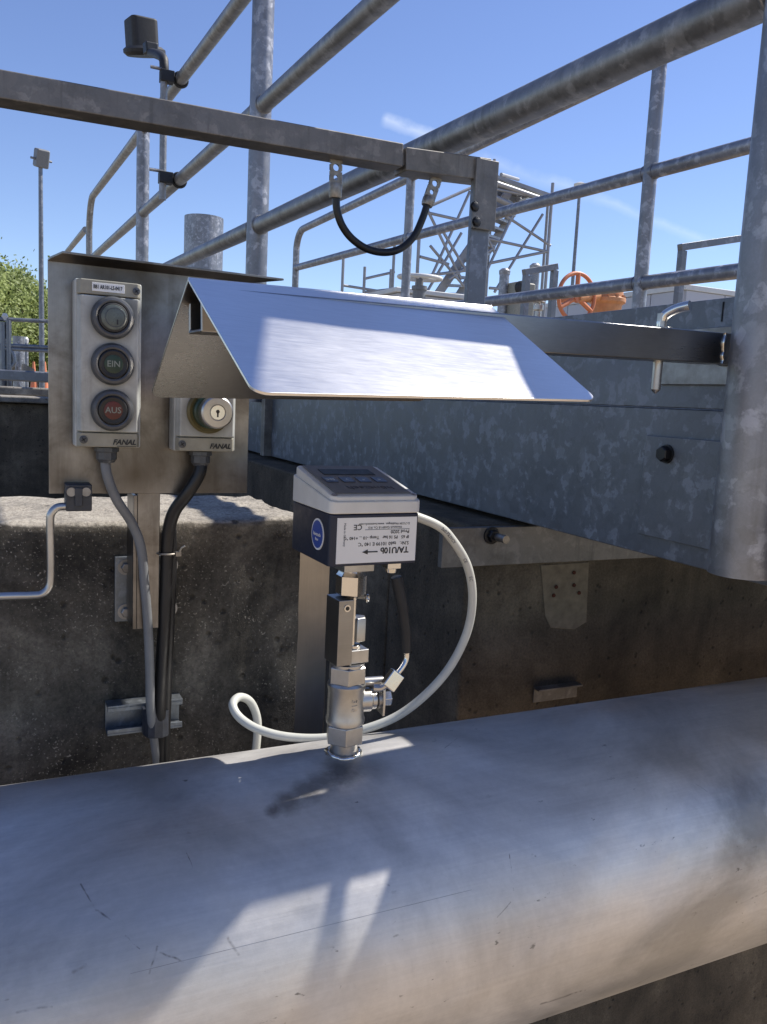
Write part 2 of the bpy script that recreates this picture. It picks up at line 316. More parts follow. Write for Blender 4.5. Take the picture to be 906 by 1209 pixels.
    nt.links.new(math_(nt, 'ADD', r, math_(nt, 'MULTIPLY', sm, 0.10)), b.inputs['Roughness'])
    b1 = nt.nodes.new('ShaderNodeBump'); b1.inputs['Strength'].default_value = 0.28; b1.inputs['Distance'].default_value = 0.010
    nt.links.new(noise_node(nt, coords(nt, (0.8, 1.3, 1.3)), 6.0, 3, 0.5, 0.8), b1.inputs['Height'])
    b2 = nt.nodes.new('ShaderNodeBump'); b2.inputs['Strength'].default_value = 0.15; b2.inputs['Distance'].default_value = 0.0006
    nt.links.new(math_(nt, 'ADD', fine, g), b2.inputs['Height']); nt.links.new(b1.outputs[0], b2.inputs['Normal']); nt.links.new(b2.outputs[0], b.inputs['Normal'])
    return m

# ------------------------------------------------------------------ mesh tools
class MB:
    def __init__(s): s.v = []; s.f = []
    def add(s, vs, fs):
        o = len(s.v); s.v += [V(x) for x in vs]; s.f += [[i+o for i in f] for f in fs]; return s
    def hexa(s, c):   # 8 corners: bottom ring then top ring
        return s.add(c, [(3, 2, 1, 0), (4, 5, 6, 7), (0, 1, 5, 4), (1, 2, 6, 5), (2, 3, 7, 6), (3, 0, 4, 7)])
    def box(s, a, b, fr=None):
        x0, y0, z0 = a; x1, y1, z1 = b
        c = [V(q) for q in ((x0, y0, z0), (x1, y0, z0), (x1, y1, z0), (x0, y1, z0), (x0, y0, z1), (x1, y0, z1), (x1, y1, z1), (x0, y1, z1))]
        if fr: c = [fr @ q for q in c]
        return s.hexa(c)
    def tube(s, pts, r, n=16, caps=True, radii=None):
        pts = [V(p) for p in pts]; k = len(pts)
        t = []
        for i in range(k):
            a = pts[max(0, i-1)]; b = pts[min(k-1, i+1)]; t.append((b-a).normalized())
        ref = V((0, 0, 1)) if abs(t[0].z) < 0.9 else V((1, 0, 0))
        u = (ref - t[0]*ref.dot(t[0])).normalized(); vs = []
        for i in range(k):
            u = (u - t[i]*u.dot(t[i])).normalized(); w = t[i].cross(u)
            rr = radii[i] if radii else r
            for j in range(n):
                a = 2*math.pi*j/n; vs.append(pts[i] + u*(math.cos(a)*rr) + w*(math.sin(a)*rr))
        fs = [(i*n+j, i*n+(j+1) % n, (i+1)*n+(j+1) % n, (i+1)*n+j) for i in range(k-1) for j in range(n)]
        if caps: fs += [tuple(range(n))[::-1], tuple((k-1)*n+j for j in range(n))]
        return s.add(vs, fs)
    def lathe(s, prof, org, axis, n=32, ang0=0.0, closed=False, ref=None):
        """prof: (distance along axis, radius)"""
        axis = V(axis).normalized(); org = V(org)
        ref = V(ref) if ref else (V((1, 0, 0)) if abs(axis.x) < 0.9 else V((0, 0, 1)))
        u = (ref - axis*ref.dot(axis)).normalized(); w = axis.cross(u); vs = []
        for (h, r) in prof:
            for j in range(n):
                a = ang0 + 2*math.pi*j/n; vs.append(org + axis*h + u*(math.cos(a)*r) + w*(math.sin(a)*r))
        k = len(prof)
        fs = [(i*n+j, i*n+(j+1) % n, (i+1)*n+(j+1) % n, (i+1)*n+j) for i in range(k-1) for j in range(n)]
        if closed: fs += [((k-1)*n+j, (k-1)*n+(j+1) % n, (j+1) % n, j) for j in range(n)]
        else: fs += [tuple(range(n))[::-1], tuple((k-1)*n+j for j in range(n))]
        return s.add(vs, fs)
    def torus(s, org, axis, R_, r, n=40, m=10):
        prof = [(math.sin(2*math.pi*i/m)*r, R_+math.cos(2*math.pi*i/m)*r) for i in range(m)]
        return s.lathe(prof, org, axis, n, closed=True)
    def prism(s, poly, d):
        poly = [V(p) for p in poly]; n = len(poly); d = V(d)
        return s.add(poly+[p+d for p in poly], [tuple(range(n))[::-1], tuple(range(n, 2*n))] + [(i, (i+1) % n, (i+1) % n+n, i+n) for i in range(n)])
    def build(s, name, mat, parent=None, bevel=0.0, smooth=35, seg=2, label=None):
        me = bpy.data.meshes.new(name)
        off = ORG.get(root_of(parent), V((0, 0, 0))) if parent else V((0, 0, 0))
        me.from_pydata([v-off for v in s.v], [], s.f)
        bm = bmesh.new(); bm.from_mesh(me); bmesh.ops.recalc_face_normals(bm, faces=bm.faces); bm.to_mesh(me); bm.free()
        me.materials.append(mat)
        if smooth:
            for p in me.polygons: p.use_smooth = True
            me.set_sharp_from_angle(angle=math.radians(smooth))
        o = bpy.data.objects.new(name, me); COL.objects.link(o)
        if parent: o.parent = parent
        if bevel:
            b = o.modifiers.new('edge', 'BEVEL'); b.width = bevel; b.segments = seg; b.limit_method = 'ANGLE'; b.angle_limit = math.radians(40)
            b.harden_normals = True
        if label: o['label'] = label
        return o
ORG = {}
def root_of(o):
    while o.parent: o = o.parent
    return o.name
def thing(name, label, cat, loc, group=None):
    o = bpy.data.objects.new(name, None); COL.objects.link(o); o.location = loc
    o.empty_display_size = 0.05
    ORG[o.name] = V(loc); o['label'] = label; o['category'] = cat
    if group: o['group'] = group
    return o
def structure(o): o['kind'] = 'structure'; return o
def tag(o, label, cat, group=None):
    o['label'] = label; o['category'] = cat
    if group: o['group'] = group
    return o
def text(body, org, xd, yd, size, mat, parent, name='lettering', align='LEFT', bold=0.0, thick=0.00012, slant=0.0, squeeze=1.0):
    cu = bpy.data.curves.new(name, 'FONT'); cu.body = body; cu.size = size; cu.align_x = align; cu.align_y = 'CENTER'
    cu.extrude = thick; cu.offset = bold; cu.resolution_u = 2; cu.shear = slant
    t = bpy.data.objects.new('tmp', cu); COL.objects.link(t)
    dg = bpy.context.evaluated_depsgraph_get(); me = bpy.data.meshes.new_from_object(t.evaluated_get(dg))
    bpy.data.objects.remove(t)
    xd = V(xd).normalized(); yd = V(yd); yd = (yd - xd*yd.dot(xd)).normalized(); zd = xd.cross(yd)
    mt = Matrix((xd*squeeze, yd, zd)).transposed().to_4x4(); mt.translation = V(org)
    off = ORG.get(root_of(parent), V((0, 0, 0)))
    me.transform(Matrix.Translation(-off) @ mt); me.name = name
    me.materials.clear(); me.materials.append(mat)
    o = bpy.data.objects.new(name, me); COL.objects.link(o); o.parent = parent
    return o
def smooth_path(pts, n=8):
    pts = [V(p) for p in pts]; out = []
    P = [pts[0]*2-pts[1]] + pts + [pts[-1]*2-pts[-2]]
    for i in range(1, len(P)-2):
        for k in range(n):
            t = k/n; a, b, c, d = P[i-1], P[i], P[i+1], P[i+2]
            out.append(0.5*((2*b) + (c-a)*t + (2*a-5*b+4*c-d)*t*t + (3*b-a-3*c+d)*t**3))
    out.append(pts[-1]); return out
def frame(org, xd, zd=(0, 0, 1)):
    xd = V(xd).normalized(); zd = V(zd); zd = (zd-xd*zd.dot(xd)).normalized(); yd = zd.cross(xd)
    m = Matrix((xd, yd, zd)).transposed().to_4x4(); m.translation = V(org); return m
def hexbolt(parent, c, axis, r, h, mat, washer=0.0, name='bolt'):
    m = MB(); axis = V(axis).normalized(); c = V(c); o = 0
    if washer: m.lathe([(0, washer), (h*0.25, washer), (h*0.25, r*0.6)], c, axis, 20); o = h*0.25
    m.lathe([(o, r), (o+h*0.85, r), (o+h, r*0.86)], c, axis, 6)
    return m.build(name, mat, parent, 0.0003)

# main dimensions (metres, eye of the photographer at the origin, X along the big pipe, Y away from it)
GROUND = -1.25
PR, PY, PZ = 0.1367, 0.631, -0.442          # pipe radius and axis
WF, WB, WT = 0.816, 1.02, -0.127            # near concrete wall: front, back, top
BX, BB, BT = 0.69, -0.162, 0.122            # walkway beam: face plane, bottom, top
def pipe_hit(px, py):
    d = ray(px, py); a = d.y**2+d.z**2; b = -2*(d.y*PY+d.z*PZ); c = PY*PY+PZ*PZ-PR*PR
    q = max(0, b*b-4*a*c); return d*((-b-q**.5)/(2*a))

_q = lambda px, py, Y=.737: tuple(onY(px, py, Y))
M['boxwhite'] = grimy('aged_white_plastic', (0.44, 0.45, 0.425), [(_q(134, 375), .0170, .0245, .55), (_q(134, 430), .0170, .0215, .45), (_q(134, 484), .0170, .0230, .5), (_q(165, 362), .001, .016, .6), (_q(247, 486), .018, .026, .6)], (0.10, 0.095, 0.075), 0.5, 0.35, None, 0.4, 0, 28)
grimy('', None, [(_q(160, 560, .77), .004, .034, .75), (_q(120, 322, .77), .004, .03, .7), (_q(170, 322, .77), .004, .03, .6), (_q(190, 545, .77), .002, .03, .5), (_q(240, 560, .77), .004, .03, .5), (_q(75, 560, .77), .002, .02, .4)], (0.06, 0.045, 0.03), 0.5, 0.6, M['plate'], 0.7, 1, 14)
# ------------------------------------------------------------------ setting
structure(MB().add([(-300, -300, GROUND), (300, -300, GROUND), (300, 300, GROUND), (-300, 300, GROUND)], [(0, 1, 2, 3)]).build('ground', M['ground'], smooth=0))
structure(MB().box((-300, 3.9, GROUND+0.01), (300, 300, -0.16)).build('yard_ground', M['yard'], smooth=0))
structure(MB().box((-2.5, WB+0.01, -0.95), (0.62, 3.6, -0.90)).build('water', M['water'], smooth=0))

def rough_block(name, a, b, mat, label, step=0.012, amp=0.0026, rnd=0.008, xr=None):
    """concrete block with a worn, slightly irregular front and top"""
    x0, y0, z0 = a; x1, y1, z1 = b
    bm = bmesh.new()
    xs = [x0 + (x1-x0)*i/max(2, int((x1-x0)/step)) for i in range(max(2, int((x1-x0)/step))+1)]
    prof = [(y0, z0)]
    zz = z0
    nz = max(3, int(min(z1-z0, 0.5)/step/1.5))
    for i in range(nz): prof.append((y0, z1-rnd-(nz-1-i)*min(0.5, (z1-z0)*.9)/nz))
    for i in range(1, 6):
        a_ = math.pi/2*i/6; prof.append((y0+rnd-math.cos(a_)*rnd, z1-rnd+math.sin(a_)*rnd))
    ny = max(3, int((y1-y0)/step))
    for i in range(ny+1): prof.append((y0+rnd+(y1-y0-2*rnd)*i/ny, z1))
    prof.append((y1, z1-rnd)); prof.append((y1, z0))
    k = len(prof); vs = []
    for x in xs:
        for (y, z) in prof:
            n = mnoise.noise(V((x*38, y*38, z*38)))*amp + mnoise.noise(V((x*9, y*9, z*9)))*amp*1.6 + mnoise.noise(V((x*120, y*120, z*120)))*amp*0.7
            ed = 1.0 if (abs(z-z0) > 0.01) else 0
            vs.append(V((x, y + n*ed*0.8, z + n*ed*(1 if z > z1-rnd*1.2 else 0))))
    fs = [(i*k+j, i*k+j+1, (i+1)*k+j+1, (i+1)*k+j) for i in range(len(xs)-1) for j in range(k-1)]
    fs += [tuple(range(k)), tuple((len(xs)-1)*k+j for j in range(k))[::-1]]
    m = MB(); m.add(vs, fs)
    o = m.build(name, mat, smooth=60); tag(o, label, 'concrete wall'); return o
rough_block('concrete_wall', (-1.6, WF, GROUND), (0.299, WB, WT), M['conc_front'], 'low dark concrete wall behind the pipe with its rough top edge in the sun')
w = thing('tank_wall', 'brown stained concrete tank wall under the walkway beam on the right', 'concrete wall', (2, 1.0, GROUND))
MB().box((0.62, 1.0, GROUND), (6.0, 1.25, -0.170)).build('wall_face', M['conc_tank'], w, 0.006)
MB().box((0.62, 1.25, GROUND), (0.86, 3.6, -0.170)).build('side_wall', M['conc_tank'], w, 0.006)
pts = [onY(640, 668, .996), onY(697, 664, .996), onY(694, 735, .996), onY(680, 744, .996), onY(652, 742, .996), onY(645, 728, .996)]
MB().prism([V((p.x, .9985, p.z)) for p in pts], (0, .003, 0)).build('mortar_patch', M['mortar'], w, 0.001)
for q in [(657, 693), (678, 691), (654, 703), (684, 700), (678, 676)]:
    c = onY(q[0], q[1], .9975); MB().lathe([(0, .0032), (.0012, .0028)], (c.x, .9975, c.z), (0, -1, 0), 12).build('rust_spot', M['rust'], w)
far_y = 3.6
ft = onY(20, 476, far_y).z
w = thing('basin_wall', 'far dark basin wall with pale concrete coping beyond the near wall', 'concrete wall', (-1, far_y, GROUND))
MB().box((-4, far_y, GROUND), (0.9, far_y+0.25, ft)).build('wall_face', M['conc_tank'], w, 0.01)
for i in range(9):
    x = -2.6+i*0.42; hz = random.uniform(-.004, .004)
    MB().box((x, far_y-0.03, ft+0.002), (x+0.405, far_y+0.30, ft+0.03+hz)).build('coping_stone', M['conc_far'], w, 0.006)

# ------------------------------------------------------------------ large pipe
t = thing('stainless_pipe', 'large matt stainless steel pipe running across the foreground', 'pipe', (0, PY, PZ))
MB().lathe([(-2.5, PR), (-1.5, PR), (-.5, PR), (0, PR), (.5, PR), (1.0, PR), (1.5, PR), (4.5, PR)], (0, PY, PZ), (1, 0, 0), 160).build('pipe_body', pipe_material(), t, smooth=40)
def seam(px0, py0, px1, py1, name, wd, h, a, b):
    p = pipe_hit((px0+px1)/2, (py0+py1)/2); n = V((0, p.y-PY, p.z-PZ)).normalized(); tt = V((1, 0, 0)).cross(n)
    m = MB(); q = V((0, PY, PZ)) + n*(PR-0.0004)
    m.hexa([q+V((x, 0, 0))+tt*y+n*z for z in (0, h) for (x, y) in ((a, -wd), (b, -wd), (b, wd), (a, wd))])
    m.build(name, M['bolt'], t)
seam(250, 1128, 470, 1070, 'scribed_seam', 0.00016, 0.0004, 0.08, 0.34)
SA = V((.2778, PY, 0))     # axis of the sensor stack

# ------------------------------------------------------------------ ball valve on the pipe
def zY(y): return -.2265-(y-785)*.000768
t = thing('ball_valve', 'small stainless ball valve with black lever welded onto the pipe', 'valve', (SA.x, SA.y, -.31))
def stack(name, prof, mat, n=32, ang=0.0, bev=0.0, par=None, cx=0, cy=0, ref=(1, 0, 0)):
    return MB().lathe([(z, r) for z, r in prof], (SA.x+cx, SA.y+cy, 0), (0, 0, 1), n, ang, ref=ref).build(name, mat, par or t, bev, smooth=30)
wz = MB(); prof = []
# weld bead: an uneven ring where the socket meets the pipe
ringp = []
for i in range(44):
    a = 2*math.pi*i/44; rr = .0135+random.uniform(-.0009, .0009)
    x, y = math.cos(a)*rr, math.sin(a)*rr
    z = PZ + math.sqrt(PR*PR-y*y)
    ringp.append(V((SA.x+x, SA.y+y, z+random.uniform(0, .0006))))
wz.tube(ringp+[ringp[0]], .0026, 8, False, [random.uniform(.0020, .0034) for _ in range(45)]).build('weld_bead', M['bright'], t, smooth=60)
stack('weld_socket', [(-.318, .0118), (zY(873), .0118)], M['steel'])
stack('hex_end', [(zY(875), .0125), (zY(873), .0172), (zY(853), .0172), (zY(851), .0150)], M['steel'], 6, math.radians(12), .0006)
stack('valve_body', [(zY(853), .0150), (zY(851), .0166), (zY(846), .0170), (zY(843), .0161), (zY(814), .0160), (zY(810), .0166), (zY(806), .0168), (zY(803), .0155)], M['steel'], 40)
stack('hex_end', [(zY(805), .0150), (zY(803), .0172), (zY(785), .0172), (zY(783), .0150)], M['steel'], 6, math.radians(12), .0006)
# cast lettering on the body
ax = V((1, 0, 0))
for (s_, yy, sz) in (('316', 832, .0075), ('DN', 846, .0)):
    if sz: text(s_, (SA.x+.001, SA.y-.0163, zY(826)), (0, 0, -1), (1, 0, 0), sz, M['steel'], t, 'cast_lettering', 'CENTER', 0, .0003)
# bonnet, gland and lever to the right
bz = zY(827)
d = V((1, -.12, 0)).normalized()
o0 = V((SA.x, SA.y, bz))
MB().lathe([(.012, .0105), (.021, .0105), (.0225, .0088), (.026, .0088), (.028, .007), (.031, .007)], o0, d, 24).build('bonnet', M['steel'], t, .0004)
lug = V((SA.x, SA.y, zY(806)))
MB().tube([lug+d*.012, lug+d*.033], .0042, 12).build('stop_lug', M['steel'], t, .0005)
lp = []
fr = frame(o0+d*.031, d, (0, 0, 1))
MB().prism([fr @ V(q) for q in ((0, -.009, -.013), (0, .007, -.013), (0, .009, -.002), (0, .008, .013), (0, -.008, .013), (0, -.010, 0))], d*.0022).build('lever_plate', M['steel'], t, .0005)
MB().lathe([(.0332, .0068), (.040, .0068), (.0412, .0058)], o0, d, 6, .3).build('stem_nut', M['bright'], t, .0004)
MB().lathe([(.028, .0085), (.0312, .0085)], o0, d, 20).build('washer', M['bolt'], t)
lev = [onY(445, 836, .618), onY(455, 826, .615), onY(459, 815, .612)]
MB().tube(smooth_path([onY(441, 812, .617), onY(450, 812, .615), onY(459, 806, .613), onY(466, 797, .612)], 5), .0032, 10, True).build('lever_neck', M['steel'], t)
a, b = onY(457, 812, .611), onY(470, 794, .612)
fr = frame((a+b)/2, (b-a).normalized(), (1, 0, .6)); L = (b-a).length/2
MB().box((-L, -.0046, -.0062), (L, .0046, .0062), fr).build('lever_sleeve', M['bright'], t, .001)
MB().tube(smooth_path([onY(466, 799, .612), onY(475, 788, .612), onY(480, 777, .613), onY(480, 764, .613)], 6), .0026, 12).build('lever_rod', M['bright'], t)
lever = MB().tube([onY(480, 770, .613), onY(479, 745, .613), onY(475, 715, .614), onY(470, 690, .615), onY(468, 681, .615)], .005, 16, True, [.0038, .0045, .0048, .0052, .0046]).build('lever_grip', M['grip'], t)

# ------------------------------------------------------------------ adapter and flow meter
t = thing('flow_meter', 'navy and light grey flow meter on a steel stem above the pipe', 'flow meter', (SA.x, SA.y, zY(783)))
stack('collar', [(zY(785), .0150), (zY(781), .0150)], M['steel'], 32, 0, .0004)
fr = frame((SA.x, SA.y, 0), (math.cos(.06), math.sin(.06), 0))
# machined bracket: tall left cheek and low right block
MB().box((-.0165, -.0125, zY(780)), (-.0025, .0125, zY(706)), fr).build('clamp_cheek', M['tube'], t, .0006)
MB().box((-.0025, -.0100, zY(780)), (.0150, .0120, zY(765)), fr).build('clamp_foot', M['steel'], t, .0006)
MB().box((-.0025, .006, zY(712)), (.0125, .0125, zY(706)), fr).build('clamp_top', M['steel'], t, .0006)
MB().lathe([(0, .0030), (.0006, .0030), (.0006, .0019)], fr @ V((-.0090, -.0126, zY(715))), fr.to_3x3() @ V((0, -1, 0)), 16).build('pin_ring', M['bright'], t)
MB().lathe([(0, .0019), (.0004, .0018)], fr @ V((-.0090, -.0130, zY(715))), fr.to_3x3() @ V((0, -1, 0)), 16).build('pin_hole', M['black'], t)
MB().tube([(SA.x+.002, SA.y-.003, zY(768)), (SA.x+.002, SA.y-.003, zY(704))], .0024, 14).build('probe_rod', M['bright'], t)
stack('washer', [(zY(765), .0062), (zY(761), .0062)], M['bright'], 24, 0, .0003, cx=.004, cy=-.001)
stack('probe_nut', [(zY(757), .0085), (zY(732), .0085), (zY(730), .0075)], M['steel'], 6, .2, .0005, cx=.0075, cy=.001)
stack('compression_nut', [(zY(705), .0105), (zY(703), .0133), (zY(682), .0133), (zY(679), .0115), (zY(675), .0108)], M['bright'], 6, math.radians(30), .0006)
stack('neck', [(zY(681), .0098), (zY(672), .0098), (zY(671), .0085), (-.128, .0085)], M['bright'], 28, 0, .0002)
fr2 = frame((SA.x+.001, SA.y, 0), (math.cos(.03), math.sin(.03), 0))
MB().box((-.0145, -.0145, zY(675)), (.0130, .0145, -.128), fr2).build('mount_block', M['steel'], t, .0006)
MB().tube([(SA.x+.004, SA.y+.004, zY(707)), (SA.x+.0125, SA.y-.004, zY(707))], .0022, 12).build('pin', M['steel'], t)
MB().torus((SA.x+.0135, SA.y-.006, zY(708)), (1, -.8, 0), .0032, .0009, 20, 8).build('split_ring', M['bright'], t)
HR = math.radians(1.1)
H0 = V((.2790, .634, 0))
fr = frame(H0, (math.cos(HR), math.sin(HR), 0))
zb = -.131
hw, hd = .0398, .0430
zs = onY(387, 607, .592).z          # split between base and lid
zf = onY(391, 586, .594).z          # front top of the lid
zk = onY(360, 550, .667).z          # back top of the lid
def rbox(m, x0, x1, y0, y1, z0, z1, r, fr, seg=4):
    pts = []
    for (cx, cy, a0) in ((x1-r, y0+r, -90), (x1-r, y1-r, 0), (x0+r, y1-r, 90), (x0+r, y0+r, 180)):
        for i in range(seg+1):
            a = math.radians(a0+90*i/seg); pts.append((cx+math.cos(a)*r, cy+math.sin(a)*r))
    n = len(pts)
    def zz(z, y): return z(y) if callable(z) else z
    m.add([fr @ V((x, y, zz(z0, y))) for x, y in pts] + [fr @ V((x, y, zz(z1, y))) for x, y in pts],
          [tuple(range(n))[::-1], tuple(range(n, 2*n))] + [(i, (i+1) % n, (i+1) % n+n, i+n) for i in range(n)])
    return m
base = rbox(MB(), -hw, hw, -hd, hd, zb, zs-.0004, .005, fr).build('enclosure_base', M['navy'], t, .0012, seg=3)
rim = .0015
lid = rbox(MB(), -hw-.0008, hw+.0008, -hd-.0008, hd+.0008, zs, lambda y: zf-.0035 + (zk-zf-.004)*(y+hd)/(2*hd), .006, fr)
rbox(lid, -hw+.001, hw-.001, -hd+.001, hd-.001, zs+.004, lambda y: zf + (zk-zf)*(y+hd)/(2*hd), .006, fr)
lid = lid.build('enclosure_lid', M['lid'], t, .0014, seg=3)
sl_ = math.atan2(zk-zf, 2*hd); topn = (fr.to_3x3() @ V((0, -math.sin(sl_), math.cos(sl_)))).normalized()
xd = (fr.to_3x3() @ V((1, 0, 0))).normalized(); ud = topn.cross(xd).normalized()   # up the slope
tc = fr @ V((0, 0, (zf+zk)/2)); LS = hd/math.cos(sl_)
fs = frame(tc+topn*.0001, xd, topn)      # local: x right, y up-slope, z out
foil = MB().box((-.0335, -LS+.0065, 0), (.0335, LS-.0045, .0009), fs).build('keypad_foil', M['membrane'], lid, .0003)
MB().box((-.024, .011, .0009), (.0235, .027, .0014), fs).build('display_screen', M['screen'], lid, .0002)
for i in range(4):
    x = -.0245+i*.0150
    MB().box((x-.0053, -.0095, .0009), (x+.0053, .0035, .0015), fs).build('key', M['key'], lid, .0005)
    c = fs @ V((x, -.003, .00155))
    text('<>-+'[i] if False else ('ESC', '\u25bc', '\u25b2', '\u21b5')[i] if i in (0,) else ('', 'v', '^', '<')[i], c, -xd, -ud, .005, M['lid'], lid, 'key_symbol', 'CENTER', 0, .0001)
text('höntzsch', fs @ V((.003, -.0235, .00105)), -xd, -ud, .0115, M['ink'], lid, 'lettering', 'CENTER', .0, .0001)
for sx in (-1, 1):
    MB().lathe([(0, .0026), (.0006, .0022)], fs @ V((sx*.0355, -LS+.0045, 0)), topn, 16).build('lid_screw', M['bolt'], lid)
# type label, mounted upside down
fy = -hd-.0001
lab = rbox(MB(), -.0340, .0368, fy-.0005, fy+.0006, zb+.0024, zs-.0030, .0002, fr, 1).build('type_label', M['white_lbl'], t, .0001)
nx = (fr.to_3x3() @ V((-1, 0, 0))).normalized(); dn = V((0, 0, -1))
def L_(s_, lx, lz, size, b=0.0, al='LEFT', mat='ink'): text(s_, fr @ V((lx, fy-.0006, lz)), nx, dn, size, M[mat], lab, 'lettering', al, b, .0001)
zt = zs-.0030
LH = (zs-.0030)-(zb+.0024)
def fz(f): return zt-f*LH
L_('TA/U10b', .0300, fz(.735), .0068, .00022)
L_('S.Nr.   ta60 10199 E 140 °C', .0300, fz(.585), .0040, .00005)
L_('IP 65   PS 16 bar   Temp -10 ... +140 °C', .0300, fz(.445), .0036, .00005)
L_('Prod 2020', .0300, fz(.325), .0040, .00005)
L_('Höntzsch GmbH & Co. KG', .0230, fz(.225), .0027)
L_('D-71334 Waiblingen  www.hoentzsch.com', .0300, fz(.145), .0026)
L_('CE', -.0125, fz(.205), .0062, .00006)
text('Made in Germany', fr @ V((-.0275, fy-.0006, zt-.004)), dn, -nx, .0026, M['inkgrey'], lab, 'lettering', 'LEFT', 0, .0001)
MB().box((-.010, fy-.0008, fz(.272)), (.0300, fy-.0005, fz(.265)), fr).build('rule_line', M['ink'], lab)
za = fz(.76)
arr = MB(); arr.box((-.0075, fy-.0008, za-.0005), (.0020, fy-.0005, za+.0005), fr)
arr.prism([fr @ V(q) for q in ((-.0118, fy-.0008, za), (-.0068, fy-.0008, za+.0020), (-.0068, fy-.0008, za-.0020))], fr.to_3x3() @ V((0, .0003, 0)))
arr.build('flow_arrow', M['ink'], lab)
# round blue sticker on the left cheek
sc_ = fr @ V((-hw-.0001, -.019, zb+.0225)); nl = (fr.to_3x3() @ V((-1, 0, 0))).normalized(); fwdv = (fr.to_3x3() @ V((0, -1, 0))).normalized()
st = MB().lathe([(0, .0128), (.0005, .0128)], sc_, nl, 40).build('round_sticker', M['white_lbl'], t)
MB().lathe([(.0005, .0112), (.0008, .0112)], sc_, nl, 40).build('sticker_centre', M['blueprint'], st)
text('höntzsch', sc_+nl*.0010, -fwdv*-1, V((0, 0, 1)), .0042, M['white_lbl'], st, 'lettering', 'CENTER', 0, .0001)
text('flow', sc_+nl*.0010+V((0, 0, -.004)), fwdv, V((0, 0, 1)), .0036, M['white_lbl'], st, 'lettering', 'CENTER', 0, .0001)
# cable gland on the right and plug below
g0 = fr @ V((hw, .006, (zs+zb)/2+.014)); xr = (fr.to_3x3() @ V((1, 0, 0))).normalized()
MB().lathe([(0, .0095), (.004, .0095), (.0045, .0082), (.012, .0082), (.0155, .006), (.016, .0048)], g0, xr, 24).build('cable_gland', M['bright'], t, .0003)
gp = fr @ V((.0285, -.018, zb))
MB().box((-.0062, -.006, -.0085), (.0062, .006, 0), frame(gp, xd)).build('earth_clamp', M['bright'], t, .0006)
MB().lathe([(-.0125, .0045), (-.0085, .0052)], gp, (0, 0, 1), 20).build('clamp_screw', M['bright'], t, .0004)

# signal cable
cp = [g0+xr*.012, onY(516, 620, .640), onY(534, 637, .642), onY(552, 668, .645), onY(558, 705, .648), onY(552, 745, .652), onY(533, 785, .655), onY(505, 818, .66),
      onY(470, 845, .668), onY(430, 861, .676), onY(385, 871, .686), onY(340, 870, .70), onY(305, 861, .715), onY(283, 847, .73), onY(275, 832, .742), onY(283, 823, .752), onY(296, 829, .757), onY(304, 850, .758), onY(303, 880, .757), onY(300, 905, .756), onY(298, 960, .755)]
tag(MB().tube(smooth_path(cp, 8), .0041, 14).build('signal_cable', M['cable_white'], smooth=60), 'pale grey cable looping from the flow meter behind the valve', 'cable')
_sc = bpy.data.objects['signal_cable']; ORG['signal_cable'] = V((0, 0, 0))
_pp = smooth_path(cp, 8)
for (i0, body) in ((11, '2x0.75'), (15, 'LIYCY'), (22, 'CE'), (27, 'EC')):
    a_, b_ = _pp[i0], _pp[i0+1]; d_ = (b_-a_).normalized(); v_ = -a_.normalized(); v_ = (v_-d_*v_.dot(d_)).normalized()
    text(body, a_+v_*.0043, d_, v_.cross(d_), .0042, M['inkgrey'], _sc, 'lettering', 'CENTER', 0, .0001)

# ------------------------------------------------------------------ support arm and sun shield
A0, B0 = V((.1285, .575, .0542)), V((.659, .6155, .0669))
ad = (B0-A0).normalized(); fa = frame(A0, ad, (0, 0, 1)); AL = (B0-A0).length
t = thing('support_arm', 'square stainless tube arm carrying the sun shield, pinned to the walkway beam', 'bracket arm', B0)
m = MB(); h = .0148; hi = .0122
o8 = [fa @ V(q) for q in ((0, -h, -h), (0, h, -h), (0, h, h), (0, -h, h), (AL, -h, -h), (AL, h, -h), (AL, h, h), (AL, -h, h))]
i8 = [fa @ V(q) for q in ((0, -hi, -hi), (0, hi, -hi), (0, hi, hi), (0, -hi, hi), (.2, -hi, -hi), (.2, hi, -hi), (.2, hi, hi), (.2, -hi, hi))]
m.add(o8+i8, [(0, 1, 5, 4), (1, 2, 6, 5), (2, 3, 7, 6), (3, 0, 4, 7), (4, 5, 6, 7), (8, 9, 13, 12), (9, 10, 14, 13), (10, 11, 15, 14), (11, 8, 12, 15), (12, 13, 14, 15), (0, 1, 9, 8), (1, 2, 10, 9), (2, 3, 11, 10), (3, 0, 8, 11)])
m.build('square_tube', M['tube'], t, .0016, seg=3)
pl = [onX(788, 388, BX-.006), onX(900, 378, BX-.006), onX(900, 446, BX-.006), onX(788, 443, BX-.006)]
y0 = onX(790, 410, BX-.006).y
zt_, zb_ = .092, .033
MB().box((BX-.0085, .40, zb_), (BX-.0032, y0+.01, zt_)).build('mounting_plate', M['bolt'], t, .0008)
c = onX(856, 415, BX-.009)
MB().lathe([(0, .015), (.003, .015), (.0045, .0125)], (BX-.0085, c.y, c.z), (-1, 0, 0), 28).build('bolt_head', M['steel'], t, .0004)
wp = []
for i in range(14):
    k = i/13; wp.append(fa @ V((AL-.012+random.uniform(-.001, .001), -h-.0005, h-2*h*k)))
MB().tube(wp, .0018, 8, True, [random.uniform(.0012, .0024) for _ in wp]).build('weld_bead', M['bright'], t, smooth=60)
pc = V((0, 0, 0)); p_ = onY(776, 440, .612)
MB().lathe([(0, .0005), (.003, .0038), (.004, .0046), (.075, .0046)], (p_.x, p_.y, onY(776, 465, .612).z), (0, 0, 1), 20).build('locking_pin', M['steel'], t)
